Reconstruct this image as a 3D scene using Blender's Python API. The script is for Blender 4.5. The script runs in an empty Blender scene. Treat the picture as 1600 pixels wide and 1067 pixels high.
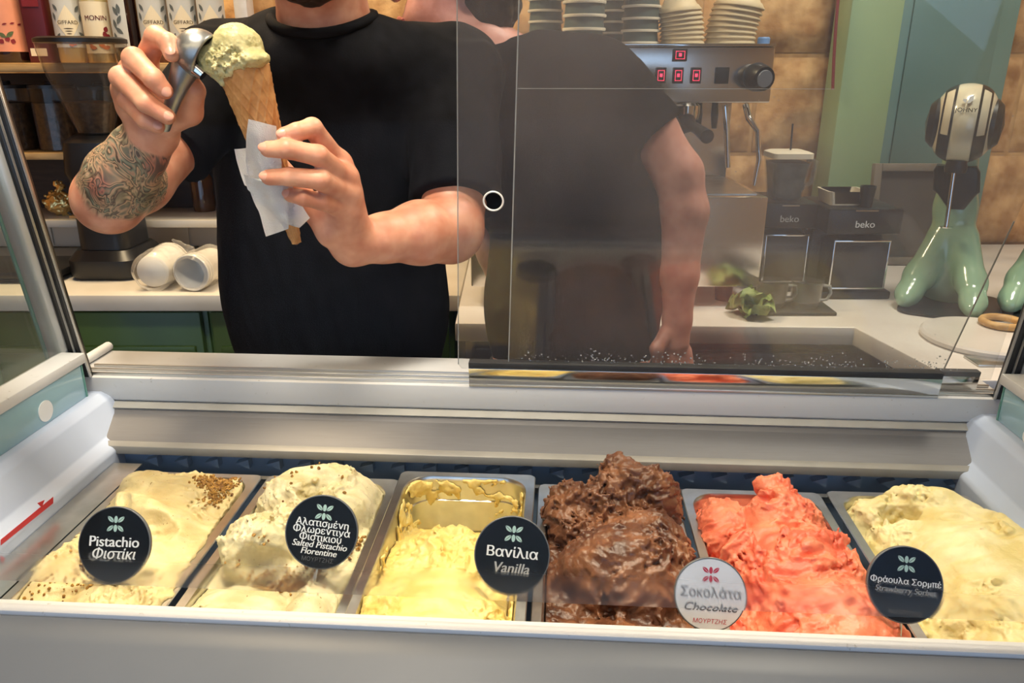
import bpy, bmesh, math, random
import numpy as np
from mathutils import Vector, Matrix, Euler
random.seed(7); rng = np.random.default_rng(7)
scene = bpy.context.scene
COL = scene.collection
PI = math.pi

# ------------------------------------------------------------------ camera
F = 1210.0; TH = math.radians(19.5); CZ0 = 1.42; YAW = math.radians(-3.6)
cd = bpy.data.cameras.new('camera'); cam = bpy.data.objects.new('camera', cd); COL.objects.link(cam)
cd.sensor_width = 36.0; cd.lens = 36.0 * F / 1600.0; cd.clip_start = 0.02
cam.location = (0, 0, CZ0); cam.rotation_euler = (PI / 2 - TH, 0, 0)
scene.camera = cam

# ------------------------------------------------------------------ light
scene.view_settings.view_transform = 'Standard'; scene.view_settings.look = 'None'
scene.view_settings.gamma = 1.0; scene.view_settings.exposure = 0.28
scene.view_settings.use_curve_mapping = False
w = bpy.data.worlds.new('daylight'); scene.world = w; w.use_nodes = True
w.node_tree.nodes['Background'].inputs[0].default_value = (0.50, 0.70, 1.0, 1)
w.node_tree.nodes['Background'].inputs[1].default_value = 1.4
def area(name, loc, target, sx, sy, energy, color, spread=PI):
    l = bpy.data.lights.new(name, 'AREA'); l.shape = 'RECTANGLE'; l.size = sx; l.size_y = sy
    l.energy = energy; l.color = color; l.spread = spread
    o = bpy.data.objects.new(name, l); COL.objects.link(o); o.location = loc
    o.rotation_euler = (Vector(target) - Vector(loc)).to_track_quat('-Z', 'Y').to_euler()
    return o
area('ceiling_lamp_till', (-0.9, 1.75, 2.78), (-0.9, 1.85, 0), 0.5, 0.3, 32, (1.0, 0.76, 0.46))
area('ceiling_lamp_server', (-0.35, 0.62, 2.78), (-0.35, 1.02, 1.3), 0.4, 0.3, 5.4, (1.0, 0.88, 0.70), math.radians(64))
area('ceiling_lamp_machine', (0.95, 1.45, 2.78), (0.95, 1.75, 0.9), 0.5, 0.4, 31, (1.0, 0.90, 0.74))

# ------------------------------------------------------------------ photo geometry
def ray(u, v):
    x = (u - 800) / F; y = (533.5 - v) / F
    return (x, math.cos(TH) + y * math.sin(TH), -math.sin(TH) + y * math.cos(TH))
def PY(u, v, Y):
    d = ray(u, v); t = Y / d[1]; return Vector((d[0] * t, Y, CZ0 + d[2] * t))
def PZ(u, v, Z):
    d = ray(u, v); t = (Z - CZ0) / d[2]; return Vector((d[0] * t, d[1] * t, Z))
_c, _s = math.cos(YAW), math.sin(YAW)
def tocase(p): return Vector((p[0] * _c + p[1] * _s, -p[0] * _s + p[1] * _c, p[2]))
def fromcase(p): return Vector((p[0] * _c - p[1] * _s, p[0] * _s + p[1] * _c, p[2]))
def KZ(u, v, Z): return tocase(PZ(u, v, Z))
def KB(u, v, B):
    d = tocase(ray(u, v)); t = B / d[1]; return Vector((d[0] * t, B, CZ0 + d[2] * t))
def KA(u, v, A):
    d = tocase(ray(u, v)); t = A / d[0]; return Vector((A, d[1] * t, CZ0 + d[2] * t))
LEAN = math.tan(math.radians(9))
def KL(u, v, off=0.0):                         # point on the leaning rear door plane of the case
    d = tocase(ray(u, v)); s = (0.957 + off - LEAN * (CZ0 - 1.02)) / (d[1] + LEAN * d[2])
    return Vector((d[0] * s, d[1] * s, CZ0 + d[2] * s))

# ------------------------------------------------------------------ materials
def srgb(r, g, b):
    f = lambda c: ((c / 255 + 0.055) / 1.055) ** 2.4 if c > 10 else c / 255 / 12.92
    return (f(r), f(g), f(b))
MATS = {}
def mat(name, col, rough=0.5, metal=0.0, var=0.06, scale=30.0, bump=0.0, bscale=200.0, col2=None,
        emit=0.0, sss=0.0, spec=0.5, coat=0.0, alpha=1.0, aniso_scale=None, thresh=None, trans=0.0):
    if name in MATS: return MATS[name]
    m = bpy.data.materials.new(name); m.use_nodes = True; MATS[name] = m
    nt = m.node_tree; n = nt.nodes; L = nt.links; b = n['Principled BSDF']
    tc = n.new('ShaderNodeTexCoord'); src = tc.outputs['Object']
    if aniso_scale:
        mp = n.new('ShaderNodeMapping'); mp.inputs['Scale'].default_value = aniso_scale
        L.new(src, mp.inputs[0]); src = mp.outputs[0]
    nz = n.new('ShaderNodeTexNoise'); nz.inputs['Scale'].default_value = scale; nz.inputs['Detail'].default_value = 5
    L.new(src, nz.inputs['Vector'])
    r = n.new('ShaderNodeValToRGB')
    if col2 is None:
        c1 = [max(0, c * (1 - var)) for c in col]; c2 = [min(1, c * (1 + var)) for c in col]
    else: c1, c2 = col, col2
    lo, hi = thresh or (0.35, 0.65)
    r.color_ramp.elements[0].position = lo; r.color_ramp.elements[1].position = hi
    r.color_ramp.elements[0].color = (*c1, 1); r.color_ramp.elements[1].color = (*c2, 1)
    L.new(nz.outputs[0], r.inputs[0]); L.new(r.outputs[0], b.inputs['Base Color'])
    b.inputs['Roughness'].default_value = rough; b.inputs['Metallic'].default_value = metal
    b.inputs['Specular IOR Level'].default_value = spec; b.inputs['Coat Weight'].default_value = coat
    b.inputs['Alpha'].default_value = alpha; b.inputs['Transmission Weight'].default_value = trans
    if sss:
        b.inputs['Subsurface Weight'].default_value = sss; b.inputs['Subsurface Scale'].default_value = 0.008
        b.inputs['Subsurface Radius'].default_value = (1.0, 0.5, 0.3)
    if emit:
        b.inputs['Emission Color'].default_value = (*col, 1); b.inputs['Emission Strength'].default_value = emit
    if bump:
        bz = n.new('ShaderNodeTexNoise'); bz.inputs['Scale'].default_value = bscale; bz.inputs['Detail'].default_value = 6
        L.new(src, bz.inputs['Vector'])
        bp = n.new('ShaderNodeBump'); bp.inputs['Strength'].default_value = bump; bp.inputs['Distance'].default_value = 0.002
        L.new(bz.outputs[0], bp.inputs['Height']); L.new(bp.outputs[0], b.inputs['Normal'])
    return m
def glassmat(name, tint=(0.97, 0.99, 0.98), ior=1.45, gloss_rough=0.0, haze=0.0, haze_col=(0.8, 0.8, 0.8)):
    """thin pane: clear with a Fresnel reflection, plus a share of fine scatter (smears, scratches)"""
    if name in MATS: return MATS[name]
    m = bpy.data.materials.new(name); m.use_nodes = True; MATS[name] = m
    nt = m.node_tree; n = nt.nodes; L = nt.links; n.remove(n['Principled BSDF'])
    tr = n.new('ShaderNodeBsdfTransparent'); tr.inputs[0].default_value = (*tint, 1)
    gl = n.new('ShaderNodeBsdfGlossy'); gl.inputs['Roughness'].default_value = gloss_rough
    fr = n.new('ShaderNodeFresnel'); ge = n.new('ShaderNodeNewGeometry'); io = n.new('ShaderNodeMapRange')
    io.inputs['To Min'].default_value = ior; io.inputs['To Max'].default_value = 1 / ior      # same reflectance on both faces of the pane
    L.new(ge.outputs['Backfacing'], io.inputs['Value']); L.new(io.outputs[0], fr.inputs[0])
    mx = n.new('ShaderNodeMixShader'); L.new(fr.outputs[0], mx.inputs[0]); L.new(tr.outputs[0], mx.inputs[1]); L.new(gl.outputs[0], mx.inputs[2])
    out = mx.outputs[0]
    if haze:
        df = n.new('ShaderNodeBsdfDiffuse'); df.inputs[0].default_value = (*haze_col, 1)
        tl = n.new('ShaderNodeBsdfTranslucent'); tl.inputs[0].default_value = (*haze_col, 1)
        a = n.new('ShaderNodeAddShader'); L.new(df.outputs[0], a.inputs[0]); L.new(tl.outputs[0], a.inputs[1])
        tc = n.new('ShaderNodeTexCoord'); nz = n.new('ShaderNodeTexNoise'); nz.inputs['Scale'].default_value = 4; nz.inputs['Detail'].default_value = 4
        L.new(tc.outputs['Object'], nz.inputs['Vector'])
        mr = n.new('ShaderNodeMapRange'); mr.inputs['From Min'].default_value = 0.3; mr.inputs['From Max'].default_value = 0.75
        mr.inputs['To Min'].default_value = haze * 0.4; mr.inputs['To Max'].default_value = haze * 1.6
        L.new(nz.outputs[0], mr.inputs['Value'])
        m2 = n.new('ShaderNodeMixShader'); L.new(mr.outputs[0], m2.inputs[0]); L.new(out, m2.inputs[1]); L.new(a.outputs[0], m2.inputs[2]); out = m2.outputs[0]
    L.new(out, n['Material Output'].inputs[0])
    return m
M_steel = mat('brushed steel', (0.60, 0.60, 0.58), 0.28, 1.0, var=0.10, scale=40, bump=0.05)
M_chrome = mat('polished chrome', (0.78, 0.78, 0.78), 0.08, 1.0, var=0.04)
M_alu = mat('brushed aluminium', (0.62, 0.62, 0.61), 0.38, 1.0, var=0.06, scale=60, aniso_scale=(0.4, 6, 30))
M_white = mat('white plastic', (0.72, 0.74, 0.76), 0.38, var=0.05, scale=14, bump=0.03, bscale=80)
M_whitegrime = mat('worn white enamel', (0.36, 0.34, 0.30), 0.42, col2=(0.62, 0.63, 0.64), scale=160, thresh=(0.24, 0.33), bump=0.03)
M_greygrime = mat('worn pale grey enamel', (0.28, 0.27, 0.25), 0.42, col2=(0.49, 0.50, 0.52), scale=160, thresh=(0.24, 0.33), bump=0.03)
M_black = mat('black plastic', (0.012, 0.012, 0.013), 0.38, var=0.2)
M_blackmatt = mat('black rubber', (0.02, 0.02, 0.022), 0.7, var=0.2)

# ------------------------------------------------------------------ mesh helpers
def link(name, me, m=None, parent=None, smooth=True):
    o = bpy.data.objects.new(name, me); COL.objects.link(o)
    if m is not None and len(me.materials) == 0: me.materials.append(m)
    if smooth and len(me.polygons): me.polygons.foreach_set('use_smooth', [True] * len(me.polygons))
    if parent is not None: o.parent = parent
    return o
def from_np(verts, faces, name='m'):
    """faces: (n,3) or (n,4) int array"""
    me = bpy.data.meshes.new(name); faces = np.asarray(faces); k = faces.shape[1]
    me.vertices.add(len(verts)); me.vertices.foreach_set('co', np.asarray(verts, dtype=np.float32).ravel())
    me.loops.add(faces.size); me.loops.foreach_set('vertex_index', faces.astype(np.int32).ravel())
    me.polygons.add(len(faces)); me.polygons.foreach_set('loop_start', np.arange(0, faces.size, k, dtype=np.int32))
    me.update(calc_edges=True); me.validate(); return me
def pyd(verts, faces, name='m'):
    me = bpy.data.meshes.new(name); me.from_pydata([tuple(v) for v in verts], [], faces); me.update(); return me
def bmm(bm, name='m'):
    me = bpy.data.meshes.new(name); bmesh.ops.recalc_face_normals(bm, faces=bm.faces[:]); bm.to_mesh(me); bm.free(); return me
def empty(name, loc=(0, 0, 0), rz=0.0, parent=None):
    o = bpy.data.objects.new(name, None); COL.objects.link(o); o.location = loc; o.rotation_euler = (0, 0, rz)
    o.empty_display_size = 0.05
    if parent is not None: o.parent = parent
    return o
def tag(o, label, cat, group=None):
    o['label'] = label; o['category'] = cat
    if group: o['group'] = group
    return o
def struct(o): o['kind'] = 'structure'; return o
def copy_tree(o, parent=None):
    c = o.copy(); COL.objects.link(c); c.parent = parent
    for ch in list(o.children): copy_tree(ch, c)
    return c
def box(name, lo, hi, m, parent=None, bevel=0.0, seg=2, smooth=True):
    bm = bmesh.new(); bmesh.ops.create_cube(bm, size=1)
    lo = Vector(lo); hi = Vector(hi)
    for v in bm.verts: v.co = Vector([(lo[i] + hi[i]) / 2 + v.co[i] * (hi[i] - lo[i]) for i in range(3)])
    if bevel: bmesh.ops.bevel(bm, geom=bm.edges[:], offset=bevel, segments=seg, profile=0.5, affect='EDGES')
    o = link(name, bmm(bm), m, parent, smooth)
    if smooth: auto(o)
    return o
def auto(o, ang=40):
    me = o.data
    bm = bmesh.new(); bm.from_mesh(me)
    a = math.radians(ang)
    for e in bm.edges:
        if len(e.link_faces) == 2 and e.calc_face_angle(0) > a: e.smooth = False
    bm.to_mesh(me); bm.free()
def profile_x(name, pts, x0, x1, m, parent=None, bevel=0.0, x0s=None, x1s=None):
    """prism along x from a (y,z) outline; optional per-point x ends"""
    n = len(pts); V = []
    for i, (y, z) in enumerate(pts): V.append((x0s[i] if x0s else x0, y, z))
    for i, (y, z) in enumerate(pts): V.append((x1s[i] if x1s else x1, y, z))
    Fc = [tuple(range(n)), tuple(range(2 * n - 1, n - 1, -1))] + [(i, (i + 1) % n, n + (i + 1) % n, n + i) for i in range(n)]
    bm = bmesh.new(); vs = [bm.verts.new(v) for v in V]
    for f in Fc: bm.faces.new([vs[i] for i in f])
    bmesh.ops.recalc_face_normals(bm, faces=bm.faces[:])
    if bevel: bmesh.ops.bevel(bm, geom=bm.edges[:], offset=bevel, segments=2, profile=0.5, affect='EDGES')
    o = link(name, bmm(bm), m, parent); auto(o); return o
def prism(name, poly, thick, m, parent=None, bevel=0.0):
    """poly: list of 3D points of a flat outline, extruded by vector thick"""
    n = len(poly); th = Vector(thick); bm = bmesh.new()
    a = [bm.verts.new(Vector(p)) for p in poly]; b = [bm.verts.new(Vector(p) + th) for p in poly]
    bm.faces.new(a); bm.faces.new(b[::-1])
    for i in range(n): bm.faces.new([a[i], a[(i + 1) % n], b[(i + 1) % n], b[i]])
    bmesh.ops.recalc_face_normals(bm, faces=bm.faces[:])
    if bevel: bmesh.ops.bevel(bm, geom=bm.edges[:], offset=bevel, segments=2, profile=0.5, affect='EDGES')
    o = link(name, bmm(bm), m, parent); auto(o); return o
def lathe_mesh(prof, n=32, cap=True):
    """prof: list of (r,z)"""
    V = []; Fc = []; k = len(prof)
    for j in range(n):
        a = 2 * PI * j / n
        for r, z in prof: V.append((r * math.cos(a), r * math.sin(a), z))
    for j in range(n):
        for i in range(k - 1):
            a, b = j * k + i, ((j + 1) % n) * k + i
            Fc.append((a, b, b + 1, a + 1))
    if cap:
        if prof[0][0] > 1e-6: Fc.append(tuple(j * k for j in range(n))[::-1])
        if prof[-1][0] > 1e-6: Fc.append(tuple(j * k + k - 1 for j in range(n)))
    bm = bmesh.new(); vs = [bm.verts.new(v) for v in V]
    for f in Fc:
        try: bm.faces.new([vs[i] for i in f])
        except ValueError: pass
    bmesh.ops.remove_doubles(bm, verts=bm.verts[:], dist=1e-6)
    return bmm(bm)
def lathe(name, prof, m, parent=None, loc=(0, 0, 0), rot=None, n=32, cap=True):
    o = link(name, lathe_mesh(prof, n, cap), m, parent); o.location = loc
    if rot is not None: o.rotation_euler = rot
    auto(o, 35); return o
def tube(name, pts, r, m, parent=None, n=10, cyclic=False):
    """round tube along points; r number or list"""
    P = [Vector(p) for p in pts]; k = len(P); R = r if hasattr(r, '__len__') else [r] * k
    V = []; Fc = []; up = None
    for i in range(k):
        t = (P[min(i + 1, k - 1)] - P[max(i - 1, 0)]).normalized()
        if up is None: up = t.orthogonal().normalized()
        up = (up - t * up.dot(t)).normalized(); s = t.cross(up)
        for j in range(n):
            a = 2 * PI * j / n; V.append(P[i] + (up * math.cos(a) + s * math.sin(a)) * R[i])
    for i in range(k - 1):
        for j in range(n):
            a = i * n + j; b = i * n + (j + 1) % n; Fc.append((a, b, b + n, a + n))
    Fc.append(tuple(range(n))[::-1]); Fc.append(tuple(range((k - 1) * n, k * n)))
    o = link(name, pyd(V, Fc), m, parent); auto(o, 50); return o
def rrect(hx, hy, r, n=6):
    pts = []
    for cx, cy, a0 in ((hx - r, hy - r, 0), (-hx + r, hy - r, PI / 2), (-hx + r, -hy + r, PI), (hx - r, -hy + r, 1.5 * PI)):
        for i in range(n + 1):
            a = a0 + PI / 2 * i / n; pts.append((cx + r * math.cos(a), cy + r * math.sin(a)))
    return pts
def loft(name, rings, m, parent=None, cap0=False, cap1=False, ang=40):
    k = len(rings[0]); V = [p for r in rings for p in r]; Fc = []
    for i in range(len(rings) - 1):
        for j in range(k): a = i * k + j; b = i * k + (j + 1) % k; Fc.append((a, b, b + k, a + k))
    if cap0: Fc.append(tuple(range(k))[::-1])
    if cap1: Fc.append(tuple(range((len(rings) - 1) * k, len(rings) * k)))
    bm = bmesh.new(); vs = [bm.verts.new(v) for v in V]
    for f in Fc: bm.faces.new([vs[i] for i in f])
    o = link(name, bmm(bm), m, parent); auto(o, ang); return o
def text_mesh(body, size, bold=0.0, italic=0.0):
    """flat lettering: the font's outlines filled by scanline with the non-zero rule (its Greek letters overlap themselves)"""
    c = bpy.data.curves.new('t', 'FONT'); c.body = body; c.size = size; c.align_x = 'CENTER'; c.align_y = 'CENTER'; c.shear = italic
    o = bpy.data.objects.new('t', c); COL.objects.link(o)
    dg = bpy.context.evaluated_depsgraph_get(); ev = o.evaluated_get(dg); cu = ev.to_curve(dg); E = []
    ts = np.linspace(0, 1, 6)[:-1, None]
    for sp in cu.splines:
        bp = sp.bezier_points; n = len(bp); P = []
        for i in range(n):
            p0, p1, p2, p3 = [np.array(q[:2]) for q in (bp[i].co, bp[i].handle_right, bp[(i + 1) % n].handle_left, bp[(i + 1) % n].co)]
            P.append((1 - ts) ** 3 * p0 + 3 * (1 - ts) ** 2 * ts * p1 + 3 * (1 - ts) * ts ** 2 * p2 + ts ** 3 * p3)
        P = np.concatenate(P); E.append(np.concatenate([P, np.roll(P, -1, 0)], 1))
    E = np.concatenate(E); ev.to_curve_clear(); bpy.data.objects.remove(o); bpy.data.curves.remove(c)
    dy = size / 64; V = []; Fc = []; w_ = bold * size
    for y in np.arange(E[:, 1].min() + dy / 2, E[:, 1].max(), dy):
        m = (E[:, 1] <= y) != (E[:, 3] <= y); e = E[m]
        if len(e) == 0: continue
        x = e[:, 0] + (y - e[:, 1]) / (e[:, 3] - e[:, 1]) * (e[:, 2] - e[:, 0]); sg = np.where(e[:, 3] > e[:, 1], 1, -1); k = np.argsort(x); wn = 0
        for xi, si in zip(x[k], sg[k]):
            if wn == 0: xs = xi
            wn += si
            if wn == 0 and xi - xs > 1e-7:
                j = len(V); V += [(xs - w_, y - dy / 2, 0), (xi + w_, y - dy / 2, 0), (xi + w_, y + dy / 2, 0), (xs - w_, y + dy / 2, 0)]; Fc.append((j, j + 1, j + 2, j + 3))
    return pyd(V, Fc)

# ------------------------------------------------------------------ signed distance modelling
_T = rng.random((64, 64, 64)).astype(np.float32) * 2 - 1
def vnoise(p):
    i = np.floor(p).astype(np.int64); f = (p - i).astype(np.float32); f = f * f * (3 - 2 * f)
    i0 = i & 63; i1 = (i + 1) & 63; o = 0
    for a in (0, 1):
        wa = f[:, 0] if a else 1 - f[:, 0]; ia = i1[:, 0] if a else i0[:, 0]
        for b in (0, 1):
            wb = wa * (f[:, 1] if b else 1 - f[:, 1]); ib = i1[:, 1] if b else i0[:, 1]
            o = o + wb * ((1 - f[:, 2]) * _T[ia, ib, i0[:, 2]] + f[:, 2] * _T[ia, ib, i1[:, 2]])
    return o
def fbm(p, octv=4, gain=0.5):
    s = 0; a = 1.0
    for k in range(octv): s = s + a * vnoise(p * (2.03 ** k) + 17.3 * k); a *= gain
    return s
class Field:
    def __init__(s, lo, hi, h):
        s.lo = np.array(lo, float); s.h = h
        s.n = np.maximum(np.ceil((np.array(hi, float) - s.lo) / h).astype(int) + 1, 3)
        s.d = np.full(s.n, 1.0, np.float32)
    def _sl(s, lo, hi):
        a = np.clip(np.floor((np.array(lo) - s.lo) / s.h).astype(int), 0, s.n); b = np.clip(np.ceil((np.array(hi) - s.lo) / s.h).astype(int) + 1, 0, s.n)
        return a, b
    def _pts(s, a, b):
        g = [np.arange(a[i], b[i], dtype=np.float32) * s.h + s.lo[i] for i in range(3)]
        return np.meshgrid(*g, indexing='ij')
    def apply(s, fn, lo, hi, k=0.005, op='u'):
        a, b = s._sl(np.array(lo) - k - 3 * s.h, np.array(hi) + k + 3 * s.h)
        if np.any(b <= a): return
        X, Y, Z = s._pts(a, b); e = fn(X, Y, Z); sl = tuple(slice(a[i], b[i]) for i in range(3)); d = s.d[sl]
        if op == 'u':
            hh = np.clip(0.5 + 0.5 * (e - d) / k, 0, 1); s.d[sl] = e * (1 - hh) + d * hh - k * hh * (1 - hh)
        else:
            e = -e; hh = np.clip(0.5 - 0.5 * (e - d) / k, 0, 1); s.d[sl] = e * (1 - hh) + d * hh + k * hh * (1 - hh)
    def cone(s, p, q, r0, r1, k=0.005, op='u', flat=1.0):
        p = np.array(p, float); q = np.array(q, float); ba = q - p; L2 = max(ba @ ba, 1e-12); R = max(r0, r1)
        def fn(X, Y, Z):
            t = np.clip(((X - p[0]) * ba[0] + (Y - p[1]) * ba[1] + (Z - p[2]) * ba[2]) / L2, 0, 1)
            return np.sqrt((X - p[0] - t * ba[0]) ** 2 + (Y - p[1] - t * ba[1]) ** 2 + (Z - p[2] - t * ba[2]) ** 2) - (r0 + (r1 - r0) * t)
        s.apply(fn, np.minimum(p, q) - R, np.maximum(p, q) + R, k, op)
    def ell(s, c, r, k=0.005, op='u', rot=None):
        c = np.array(c, float); r = np.array(r, float); R = np.array(Euler(rot or (0, 0, 0)).to_matrix()).T
        def fn(X, Y, Z):
            x, y, z = X - c[0], Y - c[1], Z - c[2]
            u = R[0, 0] * x + R[0, 1] * y + R[0, 2] * z; v = R[1, 0] * x + R[1, 1] * y + R[1, 2] * z; w_ = R[2, 0] * x + R[2, 1] * y + R[2, 2] * z
            k0 = np.sqrt((u / r[0]) ** 2 + (v / r[1]) ** 2 + (w_ / r[2]) ** 2) + 1e-9
            k1 = np.sqrt((u / r[0] ** 2) ** 2 + (v / r[1] ** 2) ** 2 + (w_ / r[2] ** 2) ** 2) + 1e-9
            return k0 * (k0 - 1) / k1
        m_ = max(r); s.apply(fn, c - m_, c + m_, k, op)
    def chain(s, pts, k=0.005):
        for a, b in zip(pts[:-1], pts[1:]): s.cone(a[0], b[0], a[1], b[1], k)
    def displace(s, fn, band):
        m_ = np.abs(s.d) < band; idx = np.argwhere(m_); p = idx * s.h + s.lo
        s.d[m_] += fn(p.astype(np.float32), s.d[m_]).astype(np.float32)
    def mesh(s, name='m'):
        d = s.d
        for ax in range(3):
            sl = [slice(None)] * 3
            for e in (0, -1): sl[ax] = e; d[tuple(sl)] = np.maximum(d[tuple(sl)], 1e-4)
        ins = d < 0; c = [ins[i:ins.shape[0] - 1 + i, j:ins.shape[1] - 1 + j, l:ins.shape[2] - 1 + l] for i in (0, 1) for j in (0, 1) for l in (0, 1)]
        cnt = sum(x.astype(np.int8) for x in c); act = (cnt > 0) & (cnt < 8); idx = np.argwhere(act)
        vid = np.full(act.shape, -1, np.int64); vid[act] = np.arange(len(idx))
        cor = np.array([(i, j, l) for i in (0, 1) for j in (0, 1) for l in (0, 1)])
        val = np.stack([d[idx[:, 0] + o[0], idx[:, 1] + o[1], idx[:, 2] + o[2]] for o in cor], 1)
        acc = np.zeros((len(idx), 3)); num = np.zeros(len(idx))
        for a in range(8):
            for b in range(a + 1, 8):
                if np.abs(cor[a] - cor[b]).sum() != 1: continue
                va, vb = val[:, a], val[:, b]; mk = (va < 0) != (vb < 0)
                t = np.where(mk, va / np.where(mk, va - vb, 1), 0)
                acc += mk[:, None] * (cor[a] + t[:, None] * (cor[b] - cor[a])); num += mk
        V = (idx + acc / num[:, None]) * s.h + s.lo
        Q = []
        for ax in range(3):
            s0 = [slice(None)] * 3; s1 = [slice(None)] * 3; s0[ax] = slice(0, -1); s1[ax] = slice(1, None)
            A = ins[tuple(s0)]; B = ins[tuple(s1)]; e = np.argwhere(A != B)
            o1, o2 = [(1, 2), (2, 0), (0, 1)][ax]
            e = e[(e[:, o1] > 0) & (e[:, o2] > 0) & (e[:, o1] < ins.shape[o1] - 1) & (e[:, o2] < ins.shape[o2] - 1)]
            f1 = np.zeros(3, int); f1[o1] = 1; f2 = np.zeros(3, int); f2[o2] = 1
            g = lambda x: vid[x[:, 0], x[:, 1], x[:, 2]]
            q = np.stack([g(e - f1 - f2), g(e - f2), g(e), g(e - f1)], 1)
            fl = A[e[:, 0], e[:, 1], e[:, 2]]; q[~fl] = q[~fl][:, ::-1]; Q.append(q)
        return from_np(V, np.concatenate(Q), name)
# ================================================================== the display case
C0 = Vector((-0.042, 0.74, 0.0))
case = empty('display_case')
tag(case, 'white and aluminium gelato display case with glass front, side panes and sliding rear doors', 'display case')
M_panel = mat('satin grey front panel', (0.155, 0.175, 0.205), 0.42, var=0.05, scale=5, spec=0.35)
M_well = mat('blue grey well lining', (0.19, 0.27, 0.40), 0.35, var=0.12, scale=12)
M_sidepl = mat('white moulded side lining', (0.42, 0.49, 0.64), 0.35, var=0.05, scale=9)  # plastic itself is white; the bluish cast of daylight is put into its colour
M_glass = glassmat('clear side glass', (0.95, 0.985, 0.97), haze=0.02)
M_front = glassmat('clear front glass', (0.985, 0.99, 0.99), ior=1.08)
M_plexi = glassmat('scratched acrylic door', (0.93, 0.94, 0.94), ior=1.36, haze=0.022, haze_col=(0.60, 0.54, 0.55))
M_glassedge = mat('green glass edge', (0.10, 0.26, 0.22), 0.1, var=0.1)
M_plate = mat('teal tinted glass plate', (0.27, 0.46, 0.54), 0.12, var=0.06, scale=8, coat=0.5)
M_red = mat('red marking tape', (0.50, 0.02, 0.03), 0.5)
AL, AR = -0.573, 0.494
# body below and front
box('base_cabinet', (-0.71, 0.50, 0.06), (0.62, 1.045, 0.80), M_panel, case, 0.01)
profile_x('front_panel', [(0.5233, 0.9755), (0.50, 0.971), (0.455, 0.955), (0.425, 0.93), (0.415, 0.88), (0.42, 0.10), (0.50, 0.10), (0.50, 0.80), (0.5233, 0.82)], -0.71, 0.62, M_panel, case, 0.003)
profile_x('front_sill', [(0.537, 0.98), (0.5235, 0.9785), (0.5235, 0.82), (0.537, 0.82)], -0.71, 0.62, M_whitegrime, case, 0.0015)
box('well_floor', (-0.60, 0.537, 0.80), (0.52, 0.90, 0.815), M_well, case, 0)
box('well_back', (-0.64, 0.888, 0.815), (0.56, 0.90, 0.949), M_well, case, 0)
for s in (-1, 1):
    X = lambda a: (a if s < 0 else -0.084 + 0.005 - a)
    pts = [(AL, 0.815), (AL, 0.948), (AL - 0.004, 0.953), (AL - 0.022, 0.958), (AL - 0.040, 0.992), (AL - 0.052, 0.9995), (-0.70, 0.9995), (-0.70, 0.815)]
    if s > 0: pts = [(X(a), z) for a, z in pts]
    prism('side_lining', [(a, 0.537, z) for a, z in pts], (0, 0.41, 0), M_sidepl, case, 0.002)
    pl = box('clamp_plate', (min(X(-0.641), X(-0.635)), 0.54, 0.9995), (max(X(-0.641), X(-0.635)), 0.925, 1.046), M_plate, case, 0.001)
    box('plate_edge', (min(X(-0.6415), X(-0.6345)), 0.925, 0.9995), (max(X(-0.6415), X(-0.6345)), 0.928, 1.046), M_glassedge, pl)
    kn = lathe('clamp_knob', [(0, 0.012), (0.009, 0.012), (0.0125, 0.009), (0.0135, 0.0)], M_white, pl, tuple(Vector((X(-0.634), KA(72, 642, -0.634)[1], KA(72, 642, -0.634)[2]))), (0, s * -PI / 2 * -1 if s < 0 else -PI / 2, 0), 20)
    box('side_sill', (min(X(-0.668), X(-0.632)), 0.535, 1.046), (max(X(-0.668), X(-0.632)), 0.935, 1.060), M_whitegrime, case, 0.002)
    zt = 1.55
    g = prism('side_glass', [(X(-0.664), 0.537, 1.06), (X(-0.664), 0.955, 1.06), (X(-0.664), 0.957 - LEAN * (zt - 1.02), zt), (X(-0.664), 0.665, zt), (X(-0.664), 0.56, 1.06)], (0.004 * s, 0, 0), M_glass, case)
    d = Vector((0, -LEAN, 1)); 
    def leanbox(name, a0, a1, b0, b1, m, parent=case, z0=1.0205, z1=1.55):
        a0, a1 = sorted((X(a0), X(a1)))
        P = []
        for z in (z0, z1):
            off = -LEAN * (z - 1.02)
            P += [(a0, b0 + off, z), (a1, b0 + off, z), (a1, b1 + off, z), (a0, b1 + off, z)]
        bm = bmesh.new(); vs = [bm.verts.new(p) for p in P]
        for f in ((0, 1, 2, 3), (4, 5, 6, 7), (0, 1, 5, 4), (1, 2, 6, 5), (2, 3, 7, 6), (3, 0, 4, 7)): bm.faces.new([vs[i] for i in f])
        bmesh.ops.recalc_face_normals(bm, faces=bm.faces[:]); bmesh.ops.bevel(bm, geom=bm.edges[:], offset=0.0012, segments=2, affect='EDGES')
        return link(name, bmm(bm), m, parent)
    post = leanbox('corner_post', -0.684, -0.657, 0.940, 0.952, mat('pale anodised post', (0.50, 0.50, 0.48), 0.35, 0.3, var=0.05, scale=20))
    leanbox('door_track', -0.657, -0.6485, 0.943, 0.952, M_black, post)
    leanbox('track_lip', -0.6485, -0.6465, 0.941, 0.952, M_alu, post)
    leanbox('door_track', -0.6465, -0.6375, 0.943, 0.953, M_black, post)
    leanbox('track_lip', -0.6375, -0.6358, 0.941, 0.947, M_alu, post)
    leanbox('glass_seal', -0.690, -0.684, 0.940, 0.950, M_glassedge, post, 1.03)
X0, X1 = -0.672, 0.575
profile_x('rear_sill', [(0.945, 1.020), (0.944, 0.988), (0.950, 0.984), (1.048, 0.984), (1.050, 1.020)], X0, X1, M_greygrime, case, 0.0012)
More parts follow.
